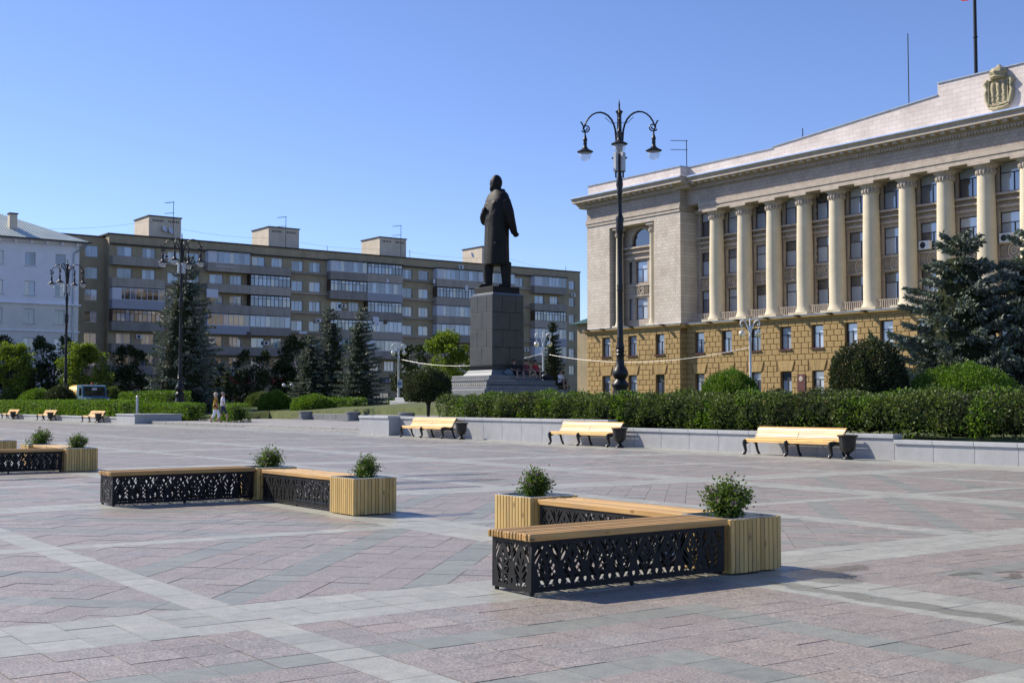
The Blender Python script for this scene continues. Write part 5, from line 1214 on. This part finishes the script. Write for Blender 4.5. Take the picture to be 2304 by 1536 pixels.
for xo, top, bot, hr, lb, ln in ((PX+.15,'c_black','c_black','hair_d','youth in black shirt and shorts leaning back on the shaded pedestal step',-.2),
                             (PX+1.15,'c_wine','c_khaki','hair_d','youth in wine-red shirt sitting on the shaded pedestal step',-.2),
                             (PX+2.0,'c_red','c_black','hair_d','youth in bright red top sitting at the corner of the pedestal step',-.3)):
    make_person('person', lb, (xo, fy+.25, 3.22), -math.pi/2, sit(ln, .12, .3, .42, .40), ['skin_tan',top,bot,'c_shoe'], pick_man, {}, (hr,'short'), 'young people sitting on the pedestal steps', 1.12)
make_person('person', 'dark-haired person in a white T-shirt crouching over on the lowest pedestal ledge', (PX+3.1, PY-2.75, 2.94-.38), -math.pi/2+.3, sit(.06, .08, .25, .40, .40), ['skin_tan','c_white','c_black','c_shoe'], pick_man, {}, ('hair_d','short'), 'young people sitting on the pedestal steps', 1.12)
q = MB(); ell(q, (0,0,.2), (.28,.22,.24), 14); ell(q, (.1,-.16,.15), (.16,.1,.14), 10)
b = thing('backpack', 'grey-blue backpack beside the youth in black on the pedestal step', 'bag', (PX-.45, PY-1.9, 3.20)); MAT['c_bag'] = simple('grey_blue_nylon', (.10,.14,.18), .7); q.build('body', MAT['c_bag'], b, 60)
b = thing('backpack', 'black bag lying on the pedestal ledge between the seated people', 'bag', (PX+2.35, PY-2.45, 2.93)); q = MB(); ell(q, (0,0,.16), (.42,.24,.2), 14); q.build('body', MAT['c_black'], b, 60)
# ================================================================ lorry, signs, cable
MAT['blue_cab'] = simple('faded_blue_paint', (.07,.145,.205), .45, .0, var=.12, scale=2); MAT['yellow_tank'] = simple('yellow_tank_paint', (.62,.36,.04), .5, var=.1); MAT['beacon'] = simple('orange_beacon', (.8,.15,.01), .3); MAT['rubber'] = simple('tyre_rubber', (.015,.015,.015), .9); MAT['chrome'] = simple('headlamp_glass', (.7,.7,.72), .15, .6)
TR = thing('tank_lorry', 'old pale blue lorry with orange beacon and yellow tank behind the hedges', 'lorry', (34.6, 107.6, .62), 0)
m = MB(); m.prism([(0,.75),(0,1.25),(.95,1.38),(1.25,2.3),(1.55,2.42),(2.75,2.42),(2.85,.75)], -1.05, 1.05, 0); m.v = [(x, y, z) for x, y, z in m.v]; m.build('cab', MAT['blue_cab'], TR)
q = MB(); q.add([(-.93,.955,1.45),(.93,.955,1.45),(.88,1.205,2.24),(-.88,1.205,2.24)], [(0,1,2,3)]); q.build('windscreen', MAT['glass_dark'], TR)
for s in (-1, 1):
    q = MB(); q.box(s*1.055-.005, s*1.055+.005, 1.35, 2.1, 1.45, 2.2); q.build('side_window', MAT['glass_dark'], TR)
    q = MB(); q.lathe([(.14,0),(.16,.05),(.1,.08)], 14); o = obj('headlamp', q.mesh('headlamp', 40), MAT['chrome'], TR, (s*.75, .0, 1.05), (math.pi/2,0,0))
    q = MB(); q.box(s*1.2-.1, s*1.2+.1, 1.2, 1.24, 1.6, 2.0); q.build('mirror', MAT['iron'], TR)
    for yy in (.75, 4.6):
        q = MB(); q.lathe([(.3,-.14),(.46,-.13),(.48,0),(.46,.13),(.3,.14)], 20); w = obj('wheel', q.mesh('tyre', 40), MAT['rubber'], TR, (s*.95, yy, .48), (0,math.pi/2,0))
        q = MB(); q.lathe([(.05,-.1),(.29,-.08),(.29,.08),(.05,.1)], 16); obj('rim', q.mesh('rim', 40), MAT['lampgrey'], w)
q = MB(); q.box(-.7, .7, -.06, 0, .85, 1.2); q.build('grille', MAT['iron'], TR)
q = MB(); q.box(-1.15, 1.15, -.22, -.07, .5, .72); q.build('bumper', MAT['iron'], TR)
q = MB(); q.box(-.25, .2, 1.05, 1.075, 1.95, 2.15); q.build('paper_notice', MAT['white_paint'], TR)
q = MB(); q.lathe([(.1,0),(.1,.12),(.06,.2),(.01,.21)], 12, (0,1.9,2.42)); q.build('beacon', MAT['beacon'], TR, 50)
q = MB(); q.lathe([(.3,0),(.95,.12),(1.02,.5),(1.02,3.2),(.95,3.6),(.3,3.7)], 26); obj('tank', q.mesh('tank', 40), MAT['yellow_tank'], TR, (0,3.05,1.65), (-math.pi/2,0,0)).scale = (1,.8,1)
q = MB(); q.box(-.45, .45, .2, 6.6, .55, .75); q.build('chassis', MAT['iron'], TR)
m = MB(); m.box(31.4, 38.4, 103, 128, -.3, .62); tag(m.build('road', MAT['asphalt']), kind='structure')
p = colX(900, 56.6); SG = thing('park_sign', 'white square notice with a blue round pedestrian mark on the lamp post', 'sign', (p[0], p[1], 1.0), math.atan2(p[1], p[0])-math.pi/2)
zs = 1.45+(906-863)/FPX*(p@FW); q = MB(); q.bbox(-.22, .22, -.14, -.12, zs-1.38, zs-.62, .005); q.build('plate', MAT['white_paint'], SG)
MAT['sign_blue'] = simple('sign_blue', (.02,.06,.35), .5, bump=0)
q = MB(); q.lathe([(.165,0),(.165,.006)], 24); o = obj('blue_disc', q.mesh('blue_disc'), MAT['sign_blue'], SG, (0,-.141,zs-1.0), (math.pi/2,0,0))
q = MB(); q.tube([(0,0,.08),(.01,0,-.02),(-.04,0,-.09)], .018, 6); q.tube([(.01,0,-.02),(.05,0,-.09)], .016, 6); q.tube([(-.05,0,.0),(0,0,.05),(.05,0,.01)], .012, 6); ell(q, (0,0,.115), (.025,.012,.025), 8); obj('pictogram', q.mesh('pictogram'), MAT['white_paint'], SG, (0,-.15,zs-1.0))
q = MB(); q.box(-.14, .14, -.145, -.141, zs-.74, zs-.70); q.build('text_line', MAT['iron'], SG)
CB = thing('lamp_cable', 'white cable sagging between the twin-globe lamps past the pedestal', 'cable', (57, 73, 5))
q = MB(); ps = [np.append(colX(x, 57), z) for x, z in ((897,5.4),(1222,5.2),(1688,4.9))]
for a, b in zip(ps[:-1], ps[1:]):
    q.tube([a+(b-a)*t-np.array([0,0,3.2*t*(1-t)]) for t in np.linspace(0,1,25)], .011, 5)
q.build('wire', MAT['lampgrey'], CB, world=True)
m = MB(); p = colX(311, 29.4); m.lathe([(.09,0),(.09,1.55),(.05,1.6)], 10, (0,0,0)); bo = thing('grey_post', 'plain grey post standing in the clipped hedges left of the blue spruce', 'post', (30.2, colX(311,30.2)[1], .35)); m.build('shaft', MAT['lampgrey'], bo)
gl = thing('globe_lamp', 'small dark lamp with two white globes in front of the red shop sign', 'street lamp', tuple(colX(648, 62))+(.5,))
q = MB(); q.tube([(0,0,0),(0,0,2.9)], .05, 8); q.tube([(-.35,.25,2.75),(0,0,2.6),(.35,-.25,2.75)], .03, 6); q.build('post', MAT['iron'], gl)
for s in (-1, 1): q = MB(); ell(q, (s*.35,-s*.25,2.95), (.2,.2,.2), 14); q.build('globe', MAT['white_paint'], gl, 60)
# ================================================================ vegetation
MAT['inner'] = foliage('painted_inner_shade', [(.014,.018,.008), (.026,.032,.014)], .0, .9, .1)  # for solid cores that stop see-through; interior shade is put into the colour
def leaf_obj(name, P, D, size, mat, parent, wid=.5, jit=.6, droop=0, kind=None):
    V, F = leaves(np.asarray(P, float), np.asarray(D, float), size, wid, jit, droop); o = obj(name, np_mesh(name, V, F), mat, parent); return o
def hedge(label, x0, x1, y0, y1, z0, z1, mat, size=.085, dens=330, group=None, rough=.10, round_=0):
    r = thing('hedge', label, 'hedge', ((x0+x1)/2, (y0+y1)/2, z0), 0, group)
    a, b, h = (x1-x0)/2, (y1-y0)/2, z1-z0; P = []; D = []
    def face(n, f, nd):
        uv = RNG.uniform(-1, 1, (n, 2)); q = f(uv); P.append(q); D.append(np.tile(nd, (n,1)))
    nz = lambda q: .5+.5*np.sin(q*1.7)*np.sin(q*.73+1)
    for nd, ar, f in (((-1,0,.3), 2*b*h, lambda u: np.stack([np.full(len(u),-a), u[:,1]*b, (u[:,0]+1)/2*h], 1)), ((1,0,.3), 2*b*h*.5, lambda u: np.stack([np.full(len(u),a), u[:,1]*b, (u[:,0]+1)/2*h], 1)),
                      ((0,0,1), 4*a*b, lambda u: np.stack([u[:,0]*a, u[:,1]*b, np.full(len(u),h)], 1)), ((0,-1,.3), 2*a*h, lambda u: np.stack([u[:,0]*a, np.full(len(u),-b), (u[:,1]+1)/2*h], 1)), ((0,1,.3), a*h, lambda u: np.stack([u[:,0]*a, np.full(len(u),b), (u[:,1]+1)/2*h], 1))):
        n = int(ar*dens)
        if n: face(n, f, np.array(nd, float))
    n = int(4*a*b*h*dens*.55); P.append(np.stack([RNG.uniform(-a,a,n), RNG.uniform(-b,b,n), RNG.uniform(.05,h,n)], 1)); D.append(np.tile((0,0,.5), (n,1)))
    P = np.concatenate(P); D = np.concatenate(D)
    w = rough*(np.sin(P[:,1]*2.1+P[:,2]*3)+np.sin(P[:,1]*5.3+1.7)+np.sin(P[:,0]*4+P[:,1]*.9))*.45
    P += D/np.linalg.norm(D,axis=1)[:,None]*w[:,None]; P += RNG.normal(0, .045, P.shape); P[:,2] = np.maximum(P[:,2], .03)
    cl = np.sin(P[:,1]*1.9+np.sin(P[:,2]*4)*1.2)*np.sin(P[:,1]*4.7+P[:,2]*2.6+1)+.6*np.sin(P[:,1]*.8+2)
    keep = RNG.random(len(P)) < np.clip(.30+P[:,2]/h*1.3+cl*.35, .06, 1) if rough > .09 else np.ones(len(P), bool)
    P, D = P[keep], D[keep]
    if rough > .15:
        pn = np.sin(P[:,1]*1.3+P[:,2]*2)+np.sin(P[:,1]*3.1+P[:,0]*2+1)+RNG.normal(0,.5,len(P)); dn_ = np.sin(P[:,1]*.9+4)+np.sin(P[:,1]*2.3+P[:,2]*3)+RNG.normal(0,.4,len(P))
        a1 = (pn > 1.25); a2 = (~a1)&(dn_ > 1.2)
        leaf_obj('new_growth', P[a1], D[a1], size*1.1, MAT['hedge_lt'], r, .62, .75); leaf_obj('dull_growth', P[a2], D[a2], size, MAT['bush_dk'], r, .5, .75); kk = ~(a1|a2); P, D = P[kk], D[kk]
        sh = RNG.random(len(P)) < .012; Q = np.repeat(P[sh], 9, 0); Q = Q+RNG.normal(0,.03,Q.shape)+np.array([0,0,1])*RNG.uniform(.0,.16,(len(Q),1)); leaf_obj('shoots', Q, np.tile((0,0,1.),(len(Q),1)), size*.9, mat, r, .55, .7)
    leaf_obj('foliage', P, D, size, mat, r, .62, .75)
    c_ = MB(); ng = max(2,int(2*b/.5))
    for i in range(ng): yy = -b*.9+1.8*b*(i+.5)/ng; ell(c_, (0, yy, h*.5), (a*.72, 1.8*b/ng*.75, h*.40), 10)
    c_.build('dark_core', MAT['inner'], r, 60)  # added solid core, dark as the shaded inside of the hedge
    q = MB(); k = max(3, int(2*b/.55))
    for i in range(k):
        y = -b+2*b*(i+.5)/k+random.uniform(-.1,.1); x = random.uniform(-.5,.5)*a
        q.tube([(x,y,0),(x+random.uniform(-.1,.1),y+random.uniform(-.1,.1),h*.45),(x+random.uniform(-.25,.25),y+random.uniform(-.2,.2),h*.85)], [.028,.02,.01], 5)
        q.tube([(x,y,h*.3),(x+random.uniform(-.4,.4)*a,y+random.uniform(-.3,.3),h*.8)], [.015,.008], 4)
    q.build('stems', MAT['twig'], r); return r
def dome(label, x, y, z, rx, ry, h, mat, size=.08, n=9000, group=None, stem=0, ragged=.04, shape=.5, cat='bush'):
    r = thing('topiary_tree' if stem > .3 else 'round_bush', label, cat, (x,y,z), 0, group)
    u = RNG.uniform(0, 2*math.pi, n); t = np.arcsin(RNG.uniform(-.12 if stem < .3 else -.5, 1, n)); k = 1-np.abs(RNG.normal(0, .09, n))-(RNG.random(n) < .22)*RNG.uniform(0, .5, n)
    w = 1+ragged*(np.sin(3*u+1)+np.sin(7*u+4*t)+np.sin(5*t+2*u))
    c = np.cos(t); S_ = np.sin(t); S2 = np.sign(S_)*np.abs(S_)**(.85)
    P = np.stack([rx*c*np.cos(u)*k*w, ry*c*np.sin(u)*k*w, stem+(h-stem)*(S2*k*w*.8+.2 if stem < .3 else (S2*.62+.38)*k*w)], 1); P[:,2] = np.maximum(P[:,2], .03)
    D = np.stack([c*np.cos(u), c*np.sin(u), S_+.3], 1); leaf_obj('foliage', P, D, size, mat, r, .6, .7)
    c_ = MB(); ell(c_, (0,0,stem+(h-stem)*(.34 if stem < .3 else .46)), (rx*.72,ry*.72,(h-stem)*(.40 if stem < .3 else .36)), 16); c_.build('dark_core', MAT['inner'], r, 60)  # added solid core in a shade-dark colour
    q = MB()
    for i in range(7):
        a = random.uniform(0, 6.28); e = random.uniform(.3,.7); q.tube([(0,0,0),(random.uniform(-.06,.06),random.uniform(-.06,.06),max(.15,stem*.8)),(rx*e*math.cos(a),ry*e*math.sin(a),stem+(h-stem)*.6)], [.06 if stem > .3 else .03,.05 if stem > .3 else .025,.01], 6)
    o_ = q.build('trunk' if stem > .3 else 'stems', MAT['bark'], r)
    if stem <= .3: tag(o_, kind='stuff')
    return r
def make_spruce(label, H, R, seed, mat, dens=1.0, size=.17, lean=0, cat='spruce', sag=.28, power=.85, tiers=2.6):
    rg = np.random.default_rng(seed); r = thing('spruce_tree', label, cat)
    q = MB(); q.tube([(0,0,0),(lean*.3,0,H*.5),(lean,0,H*.97)], [H*.017,H*.011,.015], 9); q.build('trunk', MAT['bark'], r, 60)
    P = []; D = []; br = MB(); nl = int(H*tiers)
    for i in range(nl):
        f = (i+rg.uniform(-.2,.2))/nl; z = .25+f*(H-.35); L0 = R*(1-f)**power*(1.0 if f > .06 else .9)+.12; nb = int(5+5*(1-f))
        a0 = rg.uniform(0, 6.28)
        for j in range(nb):
            a = a0+2*math.pi*j/nb+rg.normal(0,.22); L = L0*rg.uniform(.62,1.12); ca, sa = math.cos(a), math.sin(a)
            lx = lean*f; tip = L*(.16*(1-f)-sag*(1-f)-.0)+ (L*.35 if f > .85 else 0); n = max(3, int(L/.16*dens)); zt = []
            pts = []
            for s in np.linspace(0, 1, 6): pts.append((lx+ca*L*s, sa*L*s, z+tip*s+L*.13*s*s))
            if L > .5: br.tube(pts, [.012+.012*L*(1-s) for s in np.linspace(0,1,6)], 4)
            for s in np.linspace(.18, 1.0, n):
                b = np.array([lx+ca*L*s, sa*L*s, z+tip*s+L*.13*s*s]); wid = (1-s)*L*.30+.10
                for _ in range(int(11+8*(1-s))):
                    off = rg.normal(0, wid*.6); p = b+np.array([-sa*off, ca*off, -abs(off)*.22-abs(rg.normal(0,.05))]); P.append(p)
                    D.append((ca*.8-sa*off*1.6, sa*.8+ca*off*1.6, rg.uniform(-.75,.35)))
    P = np.array(P); D = np.array(D); leaf_obj('needles', P, D, size, mat, r, .46, .35); c_ = MB(); c_.lathe([(R*.52*(1-k/9)**power+.02, .3+(H*.9)*k/9) for k in range(9)], 12); c_.build('dark_core', MAT['inner'], r, 60); br.build('branches', MAT['bark'], r); return r  # lathed cone is an added core, coloured dark for inner shade
def make_tree(label, H, R, seed, mat, size=.22, n=9000, z0=.28, cat='tree', name='leafy_tree', clumps=46):
    rg = np.random.default_rng(seed); r = thing(name, label, cat); q = MB(); q.tube([(0,0,0),(.1,.05,H*.25),(.05,-.05,H*.6)], [H*.022,H*.017,H*.008], 9)
    C = []; 
    for i in range(clumps):
        a = rg.uniform(0, 6.28); t = rg.uniform(0, 1); zz = H*(z0+(1-z0)*t); k = R*math.sqrt(max(.02, 1-(abs(t-.38)/.66)**2))*rg.uniform(.35,1.05)
        c = np.array([k*math.cos(a), k*math.sin(a), min(zz, H*.98)]); C.append(c)
        if i % 3 == 0: q.tube([(.05,0,H*(.2+.25*t)), c*.5+np.array([0,0,H*(.2+.25*t)])*.5+np.array([0,0,.1]), c], [H*.008,.03,.012], 5)
    q.build('trunk', MAT['bark'], r, 60)
    per = n//clumps; P = []; D = []
    for c in C:
        s = R*rg.uniform(.16,.34); g = rg.normal(0, 1, (per,3)); g /= np.linalg.norm(g,axis=1)[:,None]; rad = s*rg.uniform(.35,1.1,(per,1)); P.append(c+g*rad*np.array([1,1,.75])); D.append(g+np.array([0,0,.35]))
    leaf_obj('crown', np.concatenate(P), np.concatenate(D), size, mat, r, .62, .55, .2); return r
# --- behind the near wall
hedge('long clipped hedge above the granite wall behind the near benches', 28.75, 30.5, 11, 44.3, .5, 1.60, MAT['hedge'], .09, 520, None, .17)
def at_px(px, X): p = colX(px, X); return p[0], p[1]
x, y = at_px(964, 30.0); dome('mushroom-shaped topiary tree with bare trunk at the end of the long hedge', x, y, .72, 1.08, 1.08, 2.25, MAT['bush_dk'], .085, 15000, None, .75, .05, cat='topiary')
x, y = at_px(1643, 33.2); dome('smooth green dome bush in front of the ochre ground floor', x, y, .7, 1.12, 1.12, 1.95, MAT['hedge_lt'], .07, 18000)
x, y = at_px(1955, 31.6); dome('tall ragged half-dead round bush rising out of the long hedge', x, y, .5, 1.22, 1.22, 2.85, MAT['bush_dk'], .09, 24000, None, .2, .06)
x, y = at_px(2168, 33.2); dome('broad bright green dome bush under the big blue spruces', x, y, .45, 1.75, 1.75, 2.15, MAT['hedge_lt'], .075, 26000)
x, y = at_px(1235, 31.2); dome('light green tuft growing above the hedge line below the pedestal', x, y, .7, .8, 1.0, 1.28, MAT['hedge_lt'], .08, 3000)
s1 = make_spruce('big blue spruce in front of the right-hand columns', 7.2, 3.1, 21, MAT['spruce'], 2.0, .19, 0, sag=.08, power=.55, tiers=2.5); x, y = at_px(2165, 40.5); s1.location = (x, y, .75)
s2 = dup(s1, (*at_px(2345, 42.5), .75), 2.1, 'blue spruce overlapping the picture edge beside the big spruce', scale=1.02)
# --- left and middle distance
s3 = make_spruce('very tall dark blue spruce behind the ornate lamp', 13.6, 3.7, 31, MAT['spruce'], .85, .24, .25, sag=.32, power=.62); x, y = at_px(412, 38.5); s3.location = (x, y, .3)
s4 = make_spruce('middle pointed blue spruce of the clump before the brown block', 9.3, 2.6, 33, MAT['spruce'], 1.0, .2, -.3, sag=.34, power=.75); x, y = at_px(748, 50.5); s4.location = (x, y, .6)
dup(s4, (*at_px(808, 50.0), .6), 2.4, 'right-hand blue spruce of the clump before the brown block', scale=(.95,.95,.97))
dup(s4, (*at_px(700, 49.0), .6), 4.2, 'shorter left-hand blue spruce of the clump before the brown block', scale=(.95,.95,.74))
s5 = make_spruce('narrow dark spruce squeezed between the brown block and the columned wing', 9.6, 1.9, 35, MAT['spruce_dk'], .9, .22, .2, sag=.3); s5.location = (78.5, 99.2, .5)
t1 = make_tree('bright green leafy tree behind the blue lorry', 6.6, 2.4, 41, MAT['maple'], .24, 9000); x, y = at_px(188, 37.5); t1.location = (x, y, .4)
dup(t1, (*at_px(28, 31.8), .4), 1.3, 'bright green leafy tree in front of the white building', scale=(.98,.98,1.0))
dup(t1, (*at_px(1003, 61.0), 1.0), 2.2, 'bright green leafy tree left of the pedestal', scale=(.92,.92,1.0))
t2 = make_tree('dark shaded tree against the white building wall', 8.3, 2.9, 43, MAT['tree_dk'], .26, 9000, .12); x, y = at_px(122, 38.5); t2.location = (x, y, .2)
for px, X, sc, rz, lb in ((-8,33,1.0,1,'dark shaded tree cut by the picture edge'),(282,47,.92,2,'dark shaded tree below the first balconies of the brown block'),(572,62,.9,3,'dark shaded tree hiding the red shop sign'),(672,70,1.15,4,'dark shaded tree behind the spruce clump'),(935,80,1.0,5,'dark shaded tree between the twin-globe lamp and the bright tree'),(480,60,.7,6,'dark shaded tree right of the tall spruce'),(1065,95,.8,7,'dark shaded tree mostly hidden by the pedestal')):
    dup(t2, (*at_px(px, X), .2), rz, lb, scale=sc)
for px, X, h, lb in ((75,33.2,4.6,'pair-left conical thuja behind the round bushes'),(62,33.8,4.0,'smaller conical thuja next to its taller neighbour'),(492,42,3.6,'conical thuja behind the walking couple'),(512,43,4.1,'taller conical thuja to the right of the walking couple')):
    o = make_spruce(lb, h, .75, int(px), MAT['tree_dk'] if px < 100 else MAT['bush_dk'], 1.6, .13, 0, 'thuja', .05, .55); x, y = at_px(px, X); o.location = (x, y, .4)
# clipped hedges and bushes by the far benches
gh = 'clipped hedges around the square'
hedge('low hedge behind the far benches', 29.5, 30.9, 86.2, 128, .38, 1.55, MAT['hedge_lt'], .13, 150, gh, .05)
hedge('hedge block in front of the tall blue spruce', 31.9, 33.2, 80.4, 91, .1, 1.33, MAT['hedge_lt'], .12, 260, gh, .04)
hedge('flat-topped higher hedge behind the lorry hedge row', 34.8, 36.8, 92, 103, .4, 2.25, MAT['hedge_lt'], .13, 160, gh, .04)
hedge('small hedge block right of the walking couple', 31.9, 33.1, 72.9, 76.0, .2, 1.3, MAT['hedge_lt'], .11, 260, gh, .04)
hedge('thin hedge behind the flower bed', 46.8, 48.0, 84, 97, .45, 1.75, MAT['hedge_lt'], .13, 150, gh, .05)
hedge('short light hedge on the lawn below the twin-globe lamp', 50.5, 52.5, 80.5, 85, .85, 1.65, MAT['hedge_lt'], .12, 200, gh, .04)
for px, X, rx, h, mt, lb in ((28,31.5,1.1,2.5,'hedge','round dark bush beside the conical thuja'),(88,31.8,1.8,2.3,'hedge_lt','bright low bush left of the lorry'),(138,31.4,1.4,2.5,'bush_dk','dull round bush in front of the lorry tank'),(256,38.2,1.2,2.5,'hedge','round bush peeping over the flat hedge'),(590,47.2,1.5,2.0,'hedge','round bush behind its two brighter neighbours'),(621,43.6,1.35,1.95,'hedge_lt','bright round bush with shaded right side by the flower bed'),(708,43.8,1.75,1.65,'hedge_lt','bright broad bush in front of the spruce clump')):
    x, y = at_px(px, X); dome(lb, x, y, .4, rx, rx, h, MAT[mt], .13, 9000, 'clipped round bushes')
# flower bed
fb = thing('flower_bed', 'strip of orange and yellow flowers before the round bushes', 'flower bed', (43.2, 86, .5))
n = 5200; P = np.stack([RNG.uniform(-1.1,1.1,n), RNG.uniform(-6,6,n), RNG.uniform(.02,.28,n)], 1); leaf_obj('leaves', P, np.tile((0,0,1.),(n,1)), .14, MAT['hedge_lt'], fb, .5, .6)
n = 1500; P = np.stack([RNG.uniform(-1.1,1.1,n), RNG.uniform(-6,6,n), RNG.uniform(.24,.34,n)], 1); tag(leaf_obj('blossoms', P, np.tile((0,0,1.),(n,1)), .1, MAT['marigold'], fb, .9, .9), kind='stuff')
m = MB(); m.box(41.95, 44.4, 79.9, 92.1, .3, .52); m.build('soil', MAT['soil'], fb, world=True)
